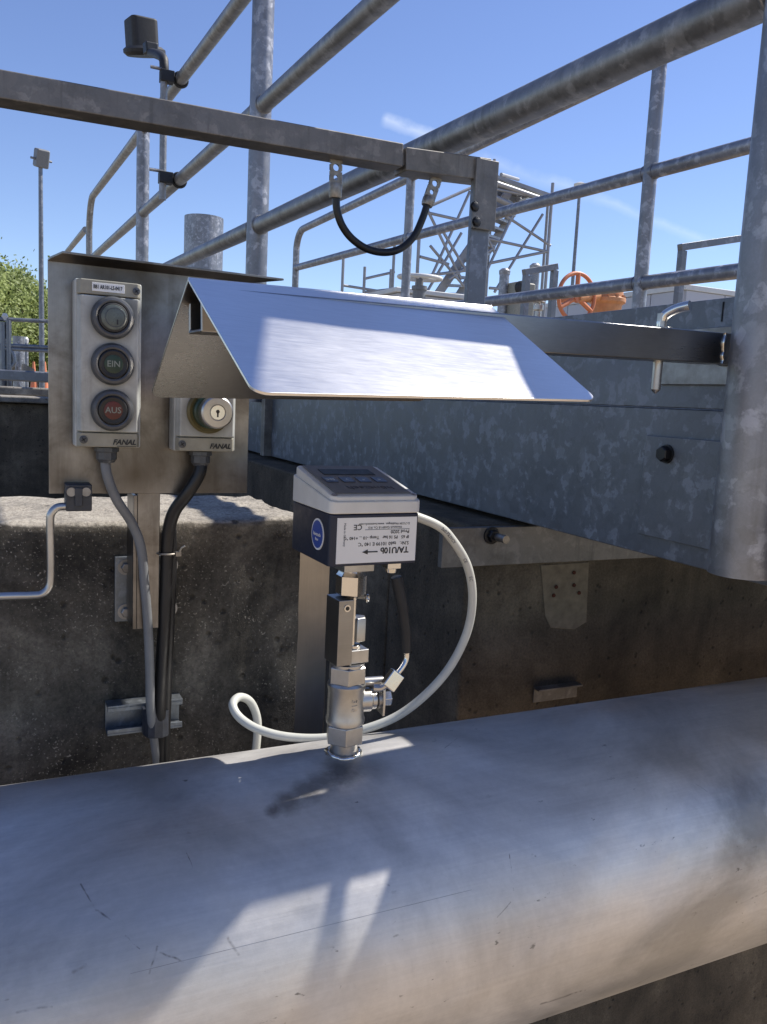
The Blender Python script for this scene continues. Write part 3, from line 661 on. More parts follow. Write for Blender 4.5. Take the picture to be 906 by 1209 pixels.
ph = [V((p_.x, p_.y, fa.translation.z+.026)), V((p_.x, p_.y, .0875)), V((p_.x+.002, p_.y-.003, .0935)), V((p_.x+.006, p_.y-.012, .0985)), V((p_.x+.010, p_.y-.024, .101))]
MB().tube(smooth_path(ph, 5), .0046, 14).build('pin_handle', M['bright'], t)
MB().lathe([(0, .0105), (.002, .0105)], (p_.x, p_.y, .0795), (0, 0, 1), 24).build('washer', M['tube'], t, .0003)

t = thing('sun_shield', 'bent brushed stainless sun shield like a small roof over the flow meter', 'sun shield', (.25, .55, .05))
L1, R1 = onY(222, 328, .572), onY(580, 361, .600)
L2, R2 = onX(300, 463, .125), onY(707, 472, .458)
L3 = onY(177, 467, .664); R3 = R1 + (L3-L1) + V((.004, .010, 0.0))
th = .0020
def flap(a, b, c, d_, r=0.010):
    """a,b ridge; c,d far edge (c under b); rounded far corners"""
    e1, e2 = (d_-c).normalized(), (b-c).normalized(); e3, e4 = (c-d_).normalized(), (a-d_).normalized()
    def corner(p, u, v):
        return [p+u*r*(1-math.sin(q))+v*r*(1-math.cos(q)) for q in [math.pi/2*i/6 for i in range(7)]]
    cc = corner(c, e2, e1)[::-1]; cc = [c+e2*r*(1-math.sin(q))+e1*r*(1-math.cos(q)) for q in [math.pi/2*i/6 for i in range(7)]]
    dd = [d_+e3*r*(1-math.sin(q))+e4*r*(1-math.cos(q)) for q in [math.pi/2*i/6 for i in range(7)]]
    poly = [a, b]+cc+dd
    n = (b-a).cross(c-b).normalized()
    if n.z < 0: n = -n
    return poly, n
po, n1 = flap(L1, R1, R2, L2); m = MB().prism(po, -n1*th); m.build('front_flap', M['shield'], t, .0004)
po, n2 = flap(L1, R1, R3, L3, .008); nn = n2 if n2.y > 0 else n2
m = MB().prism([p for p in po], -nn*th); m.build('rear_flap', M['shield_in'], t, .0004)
MB().tube([L1-V((0, 0, .0012))+ (R1-L1).normalized()*.0005, R1-V((0, 0, .0012))], .0016, 12).build('ridge_bend', M['shield'], t)
# ------------------------------------------------------------------ control panel
PYF = .77
t = thing('control_panel', 'stained stainless mounting plate on a post carrying two switch boxes', 'control panel', (.134, WF-.01, -.30))
MB().box((.0485, PYF, -.0942), (.2255, PYF+.002, .1045)).build('back_plate', M['plate'], t, .0005)
# top lip folded forwards
zl = .1045
lf = [V((.0485, PYF, zl)), V((.2255, PYF, zl)), V((.250, .752, zl+.0030)), V((.0585, .748, zl+.0045)), V((.050, .762, zl+.001))]
MB().prism(lf, (0, 0, -.002)).build('top_lip', M['plate'], t, .0004)
# post: angle section from the plate down to the flange
sx0, sx1 = .1238, .1440
m = MB(); m.box((sx0, PYF+.0022, -.222), (sx1, PYF+.0047, .06)); m.box((sx0-.0035, PYF+.0047, -.222), (sx0-.0008, WF-.006, -.096)); m.box((sx0-.0035, PYF+.0022, -.222), (sx0, PYF+.0047, -.096))
m.build('angle_post', M['plate'], t, .0006)
fx0, fx1 = onY(136, 695, WF-.006).x, onY(208, 695, WF-.006).x
fz0, fz1 = onY(160, 733, WF-.006).z, onY(160, 657, WF-.006).z
MB().box((fx0, WF-.0055, fz0), (fx1, WF-.0005, fz1)).build('wall_flange', M['strutgrey'], t, .0006)
for (bx, bz_) in ((fx0+.010, fz1-.010), (fx0+.010, fz0+.010), (fx1-.006, fz1-.010), (fx1-.006, fz0+.010)):
    hexbolt(t, (bx, WF-.0055, bz_), (0, -1, 0), .0050, .005, M['bolt'], .0078)

def screw(par, c, ax_, r, name='cover_screw'):
    c = V(c); ax_ = V(ax_)
    s_ = MB().lathe([(0, r), (.0006, r), (.0009, r*.75)], c, ax_, 18).build(name, M['bezel'], par)
    m = MB()
    for k in (0.6, 0.6+math.pi/2):
        f_ = frame(c+ax_*.0009, (math.cos(k), 0, math.sin(k)), ax_); m.box((-r*.62, -r*.14, 0), (r*.62, r*.14, .0002), f_)
    m.build('screw_slot', M['ink'], s_)
def switch_box(x0, x1, z0, z1, label, depth=.030, capt=.0135, capb=.0135):
    t = thing('switch_box', label, 'switch box', ((x0+x1)/2, PYF-.0005, z0))
    yf = PYF-.0008-depth
    body = MB().box((x0, yf+.008, z0), (x1, PYF-.0008, z1)).build('box_body', M['boxwhite'], t, .0018, seg=3)
    cov = MB().prism([(x0+.001, yf+.008, z0+capb), (x0+.004, yf, z0+capb), (x1-.004, yf, z0+capb), (x1-.001, yf+.008, z0+capb)], (0, 0, z1-z0-capb-capt)).build('front_cover', M['boxwhite'], t, .0012)
    caps = []
    for (a, b) in ((z0+.0006, z0+capb-.0008), (z1-capt+.0008, z1-.0006)):
        caps.append(MB().prism([(x0+.001, yf+.008, a), (x0+.004, yf+.0012, a), (x1-.004, yf+.0012, a), (x1-.001, yf+.008, a)], (0, 0, b-a)).build('cap_strip', M['boxcap'], t, .0010))
    return t, yf, caps
X = (1, 0, 0); Z = (0, 0, 1); NY = (0, -1, 0)
t, yf, caps = switch_box(.0677, .1218, -.0512, .0885, 'tall white switch box with green EIN and red AUS buttons')
screw(t, (.1162, yf+.0012, .0815), NY, .0032); screw(t, (.0740, yf+.0012, -.0445), NY, .0034)
text('FANAL', (.1165, yf+.0007, -.0462), X, Z, .0062, M['ink'], caps[0], 'lettering', 'RIGHT', .0002, .0001, .3)
MB().box((.1010, yf+.0009, -.0498), (.1170, yf+.0012, -.0493)).build('rule_line', M['ink'], caps[0])
MB().box((.0805, yf+.0004, .0785), (.1065, yf+.0012, .0855)).build('tag_strip', M['white_lbl'], caps[1], .0002)
text('BB1 AR101-LS-0417', (.0815, yf+.0002, .0820), X, Z, .0045, M['ink'], caps[1], 'lettering', 'LEFT', .0001, .0001, 0, .62)
def push(t, cx, cz, kind):
    bz = MB().lathe([(0, .0176), (.0018, .0176), (.0055, .0158), (.0062, .0140), (.0055, .0126), (.0030, .0122)], (cx, yf, cz), NY, 44).build('button_bezel', M['bezel'], t)
    if kind == 'lamp':
        MB().lathe([(.0020, .0121), (.0066, .0118), (.0072, .0108)], (cx, yf, cz), NY, 40).build('lens_ring', M['blackm'], bz)
        MB().lathe([(.0070, .0104), (.0082, .0100), (.0088, .0080), (.0090, .004)], (cx, yf, cz), NY, 40).build('lens', M['greybtn'], bz)
        MB().torus((cx+.001, yf-.0089, cz), NY, .0078, .0003, 30, 6).build('lens_edge', M['bezel'], bz)
        MB().box((cx+.0022, yf-.0094, cz-.0058), (cx+.0034, yf-.0088, cz-.0015)).build('key_slot', M['ink'], bz, .0003)
    else:
        MB().lathe([(.0020, .0121), (.0062, .0118), (.0068, .0108), (.0062, .0075)], (cx, yf, cz), NY, 40).build('button_ring', M['black'], bz)
        MB().lathe([(.0055, .0078), (.0066, .0076), (.0068, .0066)], (cx, yf, cz), NY, 36).build('button_face', M['greenbtn' if kind == 'EIN' else 'redbtn'], bz)
        text(kind, (cx, yf-.0070, cz), X, Z, .0072, M['btntext'], bz, 'lettering', 'CENTER', .00008, .0001)
def bc(px, py): return onY(px, py, yf-.004)
for (px, py, k) in ((134, 375, 'lamp'), (134, 430, 'EIN'), (133.5, 484.5, 'AUS')):
    c = bc(px, py); push(t, c.x, c.z, k)
def gland(t, cx, z0):
    MB().lathe([(0, .0105), (-.004, .0105), (-.0042, .0088), (-.0105, .0088), (-.012, .0075), (-.0135, .0068)], (cx, PYF-.016, z0), Z, 10).build('cable_gland', M['bezel'], t, .0004)
g1 = onY(126, 533, PYF-.016); gland(t, g1.x, -.0512)
bxl, bxr = onY(206, 500, .745).x, onY(280, 500, .742).x
t, yf, caps = switch_box(bxl, bxr, -.0532, .020, 'small white switch box with a round key switch, half hidden by the sun shield')
screw(t, (bxl+.0062, yf+.0012, -.0466), NY, .0034)
text('FANAL', (bxr-.0062, yf+.0007, -.0480), X, Z, .0062, M['ink'], caps[0], 'lettering', 'RIGHT', .0002, .0001, .3)
kc = onY(247, 486, yf-.002)
MB().lathe([(0, .0195), (.0022, .0195), (.004, .0175), (.0035, .0150)], (kc.x, yf, kc.z), NY, 40).build('warning_ring', M['yellow'], t)
MB().lathe([(.002, .0150), (.010, .0150), (.0112, .0135)], (kc.x, yf, kc.z), NY, 40).build('switch_collar', M['greenbtn'], t, .0004)
kn = MB().lathe([(.006, .0142), (.022, .0142), (.0235, .0128), (.0238, .0070), (.0228, .0066)], (kc.x+.0025, yf, kc.z), NY, 44).build('key_switch', M['steel'], t, .0003)
MB().lathe([(.0226, .0064), (.0236, .0062), (.0236, .0052)], (kc.x+.0025, yf, kc.z), NY, 30).build('lock_cylinder', M['bright'], kn)
m = MB().lathe([(.0236, .0016), (.0239, .0016)], (kc.x+.0025, yf, kc.z+.0008), NY, 16); m.box((kc.x+.0018, yf-.0239, kc.z-.0040), (kc.x+.0032, yf-.0236, kc.z)); m.build('keyhole', M['ink'], kn)
gland(t, onY(237, 540, PYF-.016).x, -.0532)

# cables on the post
def path(pts): return smooth_path([onY(*p) for p in pts], 8)
tag(MB().tube(path([(124, 540, .754), (127, 562, .752), (138, 590, .755), (156, 618, .765), (167, 648, .768), (171, 690, .768), (175, 740, .768), (177, 790, .770), (178, 835, .775), (182, 870, .785), (187, 910, .79), (190, 960, .79)]), .0043, 14).build('grey_cable', M['cable_grey'], smooth=60), 'grey cable running down from the tall switch box', 'cable')
tag(MB().tube(path([(238, 543, .754), (235, 560, .752), (222, 582, .755), (206, 604, .765), (199, 630, .772), (197, 670, .774), (195, 720, .774), (191, 790, .776), (189, 840, .780), (189, 880, .79), (190, 960, .79)]), .0060, 14).build('black_cable', M['black'], smooth=60), 'thick black cable running down from the small switch box', 'cable')
tag(MB().tube(path([(202, 625, .782), (203, 660, .784), (201, 720, .784), (198, 790, .784), (196, 845, .786), (195, 880, .79), (195, 960, .79)]), .0050, 12).build('black_cable', M['black'], smooth=60), 'thinner black cable strapped behind the thick one on the dark wall', 'cable')
c = onY(197, 653, .774)
ct = MB(); ct.torus(c, (0, 0.05, 1), .0092, .0009, 24, 6); ct.box((c.x+.007, c.y-.008, c.z-.002), (c.x+.012, c.y-.004, c.z+.002)); ct.tube([c+V((.010, -.006, .001)), c+V((.012, -.008, .006)), c+V((.015, -.009, .008))], .0009, 6)
tag(ct.build('cable_tie', M['lug']), 'clear cable tie round the black cables beside the post', 'cable tie')
# strut channel with saddle clamp
s0, s1 = onY(126, 850, WF-.012), onY(214, 845, WF-.012)
zt_, zb_ = onY(126, 832, WF-.012).z, onY(126, 867, WF-.012).z
t = thing('strut_channel', 'short slotted steel channel bolted to the dark wall holding the cable clamp', 'mounting channel', ((s0.x+s1.x)/2, WF, zb_))
m = MB(); D = .018; wl = .0022
m.box((s0.x, WF-.0022, zb_), (s1.x, WF-.0002, zt_)); m.box((s0.x, WF-D, zb_), (s1.x, WF-.0022, zb_+wl)); m.box((s0.x, WF-D, zt_-wl), (s1.x, WF-.0022, zt_))
m.box((s0.x, WF-D, zb_+wl), (s1.x, WF-D+wl, zb_+wl+.004)); m.box((s0.x, WF-D, zt_-wl-.004), (s1.x, WF-D+wl, zt_-wl))
m.build('channel_profile', M['strutgrey'], t, .0004)
cc = onY(188, 857, .775)
t = thing('cable_clamp', 'grey plastic saddle clamp gripping the cables on the channel', 'cable clamp', cc)
m = MB()
w_ = .0125
prof = [(-w_, 0.0), (-w_, -.010), (-w_*.75, -.019), (-w_*.3, -.022), (w_*.3, -.022), (w_*.75, -.019), (w_, -.010), (w_, 0), (w_-.0025, 0), (w_-.0025, -.009), (w_*.6, -.0165), (w_*.25, -.0195), (-w_*.25, -.0195), (-w_*.6, -.0165), (-w_+.0025, -.009), (-w_+.0025, 0)]
for i in range(8):
    j = 15-i; i2 = i+1 if i < 7 else None
zlo, zhi = onY(188, 872, .775).z, onY(188, 842, .775).z
for i in range(7):
    a, b, c_, d_ = prof[i], prof[i+1], prof[14-i], prof[15-i]
    m.add([(cc.x+q[0], .798+q[1], z) for z in (zlo, zhi) for q in (a, b, c_, d_)], [(0, 1, 2, 3), (4, 5, 6, 7), (0, 1, 5, 4), (2, 3, 7, 6), (1, 2, 6, 5), (3, 0, 4, 7)])
m.build('saddle', M['clampblk'], t)
MB().box((cc.x-.006, .783, zhi-.012), (cc.x+.006, .797, zhi+.003)).build('clamp_insert', M['cable_grey'], t, .001)

# clamp block with bent tube
cb0, cb1 = onY(78, 604, .752), onY(109, 572, .752)
t = thing('tube_clamp', 'black plastic clamp block with two screws at the lower edge of the panel', 'tube clamp', ((cb0.x+cb1.x)/2, .76, cb0.z))
MB().box((cb0.x, .752, cb0.z), (cb1.x, .7695, cb1.z)).build('clamp_block', M['clampblk'], t, .0012)
for px in (84.5, 102):
    c = onY(px, 581, .752); MB().torus((c.x, .7518, c.z), NY, .0044, .0006, 24, 6).build('screw_rim', M['clampblk'], t)
    MB().lathe([(0, .0040), (.0003, .0040)], (c.x, .752, c.z), NY, 20).build('screw_head', M['bolt'], t)
c = onY(93, 592, .752)
MB().box((c.x-.003, .7495, c.z-.004), (c.x+.003, .752, c.z+.012)).build('clamp_rib', M['clampblk'], t, .0006)
tag(MB().tube(path([(92, 598, .757), (80, 598, .757), (68, 599, .757), (61, 606, .757), (59.5, 616, .757), (60, 650, .757), (60, 680, .757), (58, 693, .757), (50, 701, .757), (38, 703, .757), (0, 704, .757), (-120, 709, .757)]), .0034, 12).build('bent_tube', M['steel'], smooth=60), 'thin steel tube bent down from the clamp block and off to the left', 'tube')

# ------------------------------------------------------------------ gate guide and wall plate
t = thing('sluice_guide', 'upright stainless guide strip at the end of the near wall', 'guide rail', (.32, .83, -1.0))
m = MB(); m.box((.3005, WF+.006, GROUND), (.336, WF+.010, -.145)); m.box((.332, WF+.010, GROUND), (.336, WF+.05, -.145))
m.build('guide_profile', M['guide'], t, .0008)
t = thing('wall_plate', 'stained flat steel plate bolted to the tank wall under the beam', 'steel plate', (.9, .99, -.2))
x0 = onY(521, 640, .992).x; zb_ = onY(521, 670, .992).z
MB().box((x0, .988, zb_), (x0+.62, .9985, -.1715)).build('plate', M['galv_old'], t, .001)
c = onY(580, 632, .988)
MB().lathe([(0, .0125), (.003, .0125), (.004, .009)], (c.x, .988, c.z), NY, 24).build('washer', M['black'], t)
hexbolt(t, (c.x, .985, c.z), NY, .0095, .008, M['black'])
MB().tube([(c.x+.004, .98, c.z-.001), (c.x+.004, .955, c.z-.001)], .0058, 16).build('threaded_stud', M['lug'], t)
c0, c1 = onY(635, 833, .985), onY(688, 808, .985)
t = thing('short_bracket', 'short dark angle bracket low on the tank wall above the pipe', 'bracket', (c0.x, .99, c0.z))
m = MB(); m.box((c0.x, .9965, c0.z), (c1.x, .9995, c1.z)); m.box((c0.x, .984, c1.z-.003), (c1.x, .9965, c1.z)); m.build('angle', M['galv_old'], t, .0006)

# ------------------------------------------------------------------ walkway
t = thing('walkway', 'raised galvanised steel walkway with deep blue-grey side beam', 'walkway', (1.25, 3, BB))
KS = .008
MB().box((BX, .25, BB), (BX+.010, 2.14, KS-.001)).build('side_beam', M['galv_beam'], t, .0015)
MB().box((BX, 2.175, BB), (BX+.010, 6.4, KS-.001)).build('side_beam', M['galv_beam'], t, .0015)
MB().box((BX-.003, .25, KS), (BX+.006, 6.4, BT)).build('kick_plate', M['galv_beam'], t, .0012)
MB().box((BX+.010, .25, BB), (BX+.06, 6.4, BB+.008)).build('lower_flange', M['galv_beam'], t, .001)
MB().box((BX-.02, 2.142, BB), (BX+.06, 2.157, KS-.003)).build('end_plate', M['galv_old'], t, .001)
MB().box((BX-.02, 2.159, BB), (BX+.06, 2.173, KS-.003)).build('end_plate', M['galv_old'], t, .001)
MB().box((1.80, .25, BB), (1.81, 6.4, BT)).build('side_beam', M['galv_beam'], t, .0015)
for i in range(6):
    MB().box((BX+.012, .27+i*1.02, -.006), (1.798, .27+(i+1)*1.02-.004, 0)).build('floor_plate', M['galv'], t, .0006)
q0, q1 = onX(768, 512, BX), onX(866, 638, BX)
MB().box((BX-.0065, .42, onX(768, 632, BX).z), (BX-.0002, q0.y, onX(768, 514, BX).z)).build('cover_plate', M['galv_beam'], t, .0008)
c = onX(789, 536, BX-.005)
hexbolt(t, (BX-.0065, c.y, c.z), (-1, 0, 0), .0088, .008, M['black'], .0105)
c = onX(853, 366, BX-.004); MB().box((BX-.0042, c.y-.0006, .098), (BX-.003, c.y+.0006, .118)).build('edge_joint', M['black'], t)

MB().box((BX-.008, .40, .03), (BX-.0035, .538, .150)).build('added_shade_plate', M['galv_beam'], t, .001)  # unseen plate added to shade the pipe right of the sun patch
# near railing
t = thing('near_railing', 'heavy galvanised tube railing on the near side of the walkway', 'railing', (.66, 3, 0))
RX = .66
def rail_line(a, b, X, y0, y1):
    """straight line through two seen points in the railing plane, cut at two distances"""
    p, q = onX(a[0], a[1], X), onX(b[0], b[1], X); sl = (q.z-p.z)/(q.y-p.y)
    return [V((X, y, p.z+sl*(y-p.y))) for y in (y0, y1)]
pc = onX(878, 640, RX)
MB().tube([(RX, pc.y, -.150), (RX, pc.y, .3), (RX, pc.y, 1.13)], .0303, 40).build('post', M['galv_post'], t)
MB().box((RX, pc.y-.028, -.146), (BX-.0035, pc.y+.040, .205)).build('shading_post_foot', M['galv_post'], t, .004)  # post foot, oversized to keep a sun streak off the pipe
pys = [pc.y, onX(306, 200, RX).y, onX(168, 300, RX).y]
for y, r in ((pys[1], .0285), (pys[2], .0285)):
    MB().tube([(RX, y, -.02), (RX, y, 1.2)], r, 32).build('post', M['galv_post'], t)
ye = 6.27
lo = rail_line((603, 131), (290, 274), RX, pc.y+.01, ye)
MB().tube([lo[0], lo[1]], .0222, 40).build('lower_rail', M['galv_rail'], t)
MB().tube([(RX, pc.y-.03, lo[0].z), (RX, .2, lo[0].z)], .0222, 32).build('lower_rail', M['galv_rail'], t)
mi = rail_line((425, 22), (150, 268), RX, .2, ye)
MB().tube([mi[0], mi[1]], .0212, 32).build('middle_rail', M['galv_rail'], t)
tp = rail_line((281, 5), (160, 165), RX, .2, ye-.25)
bend = [tp[0], tp[1]] ; q = tp[1]; ez = q.z
arc = [V((RX, q.y+math.sin(a)*.22, q.z-.22+math.cos(a)*.22)) for a in [math.pi/2*i/8 for i in range(1, 9)]]
MB().tube([tp[0], q]+arc+[V((RX, ye-.03, -.02))], .0212, 32).build('top_rail', M['galv_rail'], t)
ex = [onX(101, 271, RX), onX(70, 309, RX)]
MB().tube(ex, .0212, 24).build('extension_rail', M['galv_rail'], t)
MB().tube(smooth_path([(RX+.005, pc.y-.020, .185), (RX+.005, pc.y-.046, .168), (RX+.005, pc.y-.058, .145), (RX+.006, pc.y-.068, .110)], 5), .006, 10, True, None).build('added_shadow_rod', M['galv_post'], t)  # unseen rod added to cast the dark gap across the pipe's sun patch
MB().prism([(RX-.004, .55, .229), (RX-.004, .55, .40), (RX-.004, .452, .40)], (.008, 0, 0)).build('added_shade_wedge', M['galv_post'], t, .001)  # unseen wedge added so its shadow slants the sun patch's left edge
# weld rings at the joints
for (y, ln) in ((pys[1], lo), (pys[1], mi), (pys[0], lo), (pys[2], mi)):
    z = ln[0].z+(ln[1].z-ln[0].z)*(y-ln[0].y)/(ln[1].y-ln[0].y); r = (.0222 if ln is lo else .0212)
    for s_ in (-1, 1): MB().torus((RX, y+s_*.0285, z), (0, 1, 0), r+.0006, .0026, 28, 8).build('weld_ring', M['galv_rail'], t, smooth=60)

# far railing
t = thing('far_railing', 'slimmer galvanised railing along the far side of the walkway', 'railing', (1.83, 3, 0))
FX = 1.83; k = FX/1.8
def far_rail(a, b, y0, y1, nm):
    ln = rail_line(a, b, FX, y0, y1); MB().tube(ln, .0212, 28).build(nm, M['galv_post'], t); return ln
y_end = onX(350, 300, FX).y
m1 = far_rail((603, 248), (852, 181), .3, y_end, 'middle_rail')
m2 = far_rail((603, 353), (840, 324), .3, y_end, 'lower_rail')
fp = [onX(764, 250, FX).y, onX(482, 280, FX).y]
_e = onX(553, 180, FX); _g = onX(800, 73, FX); ztop = (_e.z+_g.z)/2+.024
for y in fp+[.45]: MB().tube([(FX, y, 0), (FX, y, ztop)], .0212, 28).build('post', M['galv_post'], t)
arc = [V((FX, y_end-.12+math.sin(a)*.12, ztop-.12+math.cos(a)*.12)) for a in [math.pi/2*i/8 for i in range(0, 9)]]
MB().tube([V((FX, .3, ztop))]+arc+[V((FX, y_end, 0))], .0212, 28).build('top_rail', M['galv_post'], t)
for y in fp:
    for ln in (m1, m2):
        z = ln[0].z+(ln[1].z-ln[0].z)*(y-ln[0].y)/(ln[1].y-ln[0].y)
        for s_ in (-1, 1): MB().torus((FX, y+s_*.021, z), (0, 1, 0), .0216, .0024, 24, 6).build('weld_ring', M['galv_post'], t, smooth=60)

# ------------------------------------------------------------------ cross bar with post and earthing strap
CY = 1.09
def bar_quad(m, a, b, cpx):
    """square bar between two points; front face height 30 mm, 38 mm deep"""
    d_ = (b-a).normalized(); f_ = frame(a, d_); m.box((0, 0, -.031), ((b-a).length, .038, 0), f_); return f_
yb = CY-.019
t = thing('cross_bar', 'weathered square steel bar crossing overhead and turning down onto the walkway', 'handrail bar', (BX, CY, BT))
a, b = onY(0, 81, yb), onY(477, 169, yb)
d_ = (b-a).normalized(); a2 = a-d_*.9
m = MB(); bar_quad(m, a2, b, 0); m.build('long_bar', M['galv_old'], t, .0018)
a, b = onY(480, 173, yb), onY(581, 187, yb)
m = MB(); bar_quad(m, a, b, 0); m.build('end_bar', M['galv_old'], t, .0018)
m = MB(); c = onY(478, 172, yb); m.box((c.x-.006, yb+.006, c.z-.024), (c.x+.008, yb+.034, c.z-.003)); m.build('joint_sleeve', M['galv_old'], t)
pxl, pxr = onY(556, 300, yb).x, onY(578, 300, yb).x
MB().box((pxl, yb+.003, .045), (pxr, yb+.013, b.z-.030)).build('post', M['galv_beam'], t, .0018)
MB().box((pxl-.002, yb-.005, onY(560, 270, yb).z), (pxr+.004, yb+.002, b.z-.004)).build('gusset_plate', M['galv_old'], t, .0012)
for q in ((560, 244), (562, 262)):
    c = onY(q[0]+1, q[1], yb-.006); hexbolt(t, (c.x, yb-.005, c.z), NY, .0062, .003, M['black'], .0075, 'bolt')
t = thing('earthing_strap', 'short black earthing cable hanging in a loop between two lugs on the bar', 'earth strap', onY(450, 200, CY))
sp = [(397, 232, CY), (398, 248, CY), (404, 266, CY), (416, 282, CY), (434, 294, CY), (455, 298, CY), (474, 293, CY), (489, 279, CY), (499, 258, CY), (505, 240, CY)]
MB().tube(path(sp), .0052, 14).build('cable', M['black'], t, smooth=60)
def lug_(p, q, r_):
    a, b = onY(p[0], p[1], CY), onY(q[0], q[1], CY); d_ = (b-a).normalized(); sd = V((0, 1, 0)).cross(d_).normalized(); L = (b-a).length
    flat = MB()
    # flat tongue with two holes built as a frame
    wv = .0088; f_ = frame(a, d_, (0, -1, 0)); hs = []
    cells = [0, .0045, .0150, .0190, .0270, .0330]
    for i in range(5):
        if i in (1, 3):
            y_ = (cells[i]+cells[i+1])/2; rr = (cells[i+1]-cells[i])/2*.95; n = 16; ring = []; outer = []
            for j in range(n):
                an = 2*math.pi*j/n; ring.append((y_+math.cos(an)*rr*.9, math.sin(an)*rr*.9))
                cx_, sy_ = math.cos(an), math.sin(an); mm = max(abs(cx_)/((cells[i+1]-cells[i])/2), abs(sy_)/wv); outer.append((y_+cx_/mm, sy_/mm))
            vs = [f_ @ V((u, v, z)) for z in (-.0015, .0015) for (u, v) in ring+outer]
            fs_ = []
            for j in range(n):
                k2 = (j+1) % n
                fs_ += [(j, k2, n+k2, n+j), (2*n+j, 3*n+j, 3*n+k2, 2*n+k2), (j, 2*n+j, 2*n+k2, k2)]
            flat.add(vs, fs_)
        else: flat.box((cells[i], -wv, -.0015), (cells[i+1], wv, .0015), f_)
    o = flat.build('lug', M['lug'], t, smooth=30)
    MB().lathe([(.031, .0085), (.034, .0092), (L-.003, .0088), (L, .0078)], a, d_, 20).build('crimp_barrel', M['lug'], o)
lug_((397, 189), (396, 234), 0); lug_((516, 209), (504, 243), 0)

# ------------------------------------------------------------------ floodlight on the railing
LX = .60
def LP(px, py): return onX(px, py, LX)
t = thing('railing_lamp', 'black floodlight on a thin pole clamped to the near railing', 'lamp', LP(192, 240))
P0, P1 = LP(192, 236), LP(196, 84)
MB().tube([V((LX, P0.y, P0.z)), V((LX, P0.y, P1.z))], .0130, 16).build('pole', M['galv_rail'], t)
MB().tube(smooth_path([V((LX, P0.y, P1.z-.02)), V((LX, P0.y, P1.z+.03)), LP(192, 68), LP(182, 63), LP(168, 62)], 6), .017, 14).build('pole_bend', M['blackm'], t)
for (py_, zz) in ((105, None), (215, None)):
    ln_ = tp if py_ == 105 else mi; c = V((LX, P0.y, ln_[0].z+(ln_[1].z-ln_[0].z)*(P0.y-ln_[0].y)/(ln_[1].y-ln_[0].y))); cl = MB().torus((RX, P0.y, c.z), (0, 1, 0), .0245, .006, 24, 8); cl.box((LX-.014, P0.y-.02, c.z-.020), (LX+.035, P0.y+.02, c.z+.020))
    o = cl.build('clamp', M['blackm'], t, .003)
    MB().tube([(LX-.05, P0.y-.01, c.z+.02), (LX, P0.y-.01, c.z+.02)], .006, 8).build('clamp_screw', M['galv_rail'], o)
c = LP(171, 63)
fh = frame(c, (1, .1, 0), (-.16, -.12, 1))
MB().lathe([(-.012, .070), (.0, .083), (.012, .083), (.022, .070)], c, (-.16, -.25, 1), 36).build('base_ring', M['blackm'], t)
cv = LP(166, 42)
f2 = frame(cv, (1, .2, .10), (-.20, -.1, 1))
rbox(MB(), -.052, .062, -.055, .055, -.068, .060, .022, f2, 6).build('lamp_head', M['blackm'], t, .008, seg=3)
c3 = LP(178, 58); MB().box((-.025, -.02, -.02), (.025, .02, .022), frame(c3, (1, .2, .1))).build('swivel_joint', M['black'], t, .006)

# ------------------------------------------------------------------ things further off, centre and right
c = onY(240, 320, 8.0); rr = 22.5/978*c.dot(FWD)
MB_ = MB().lathe([(-.3, rr), (0, rr), (0, rr*.94), (-.25, rr*.94)], V((c.x, c.y, onY(240, 257, 8.0).z)), (0, 0, 1), 40); 
zt_ = onY(240, 257, 8.0).z
vp = thing('vent_pipe', 'short thick galvanised vent pipe standing behind the panel', 'vent pipe', (c.x, c.y, -.16))
MB().lathe([(-.16, rr), (.2, rr), (zt_, rr), (zt_, rr*.95), (zt_-.6, rr*.95)], (c.x, c.y, 0), (0, 0, 1), 44).build('pipe_shell', M['galv_post'], vp)
MB().lathe([(-.16, rr*1.4), (-.13, rr*1.4)], (c.x, c.y, 0), (0, 0, 1), 32).build('base_flange', M['galv_post'], vp)

# lamp masts
def mast(px, ptop, pbot, Y, label, head, r=.05):
    a, b = onY(px[0], ptop, Y), onY(px[1], pbot, Y); b = V((a.x, a.y, min(b.z, -.16)))
    t = thing('lamp_mast', label, 'lamp post', b)
    MB().tube([b, V((a.x, a.y, a.z))], r, 16, True, [r*1.15, r*.8]).build('mast', M['galv_far'], t, smooth=60)
    head(t, a); return t
def h1(t, a):
    m = MB(); m.box((-.10, -.12, -.16), (.12, .08, .14), frame(a, (1, .3, 0), (0, -.3, 1))); m.build('floodlight', M['cable_grey'], t, .03)
    MB().tube([a+V((-.16, -.08, -.04)), a+V((.18, .02, -.04))], .02, 8).build('yoke', M['galv_far'], t)
mast((48, 46), 186, 452, 16.0, 'tall slender lamp mast left of the panel in front of the trees', h1, .042)
def h2(t, a):
    MB().lathe([(-.03, .05), (.0, .17), (.06, .18), (.10, .08)], a, (0, 0, 1), 20).build('lamp_head', M['whitepaint'], t)
mast((685, 685), 220, 360, 20.0, 'distant lamp mast with round head right of the scaffold', h2, .055)

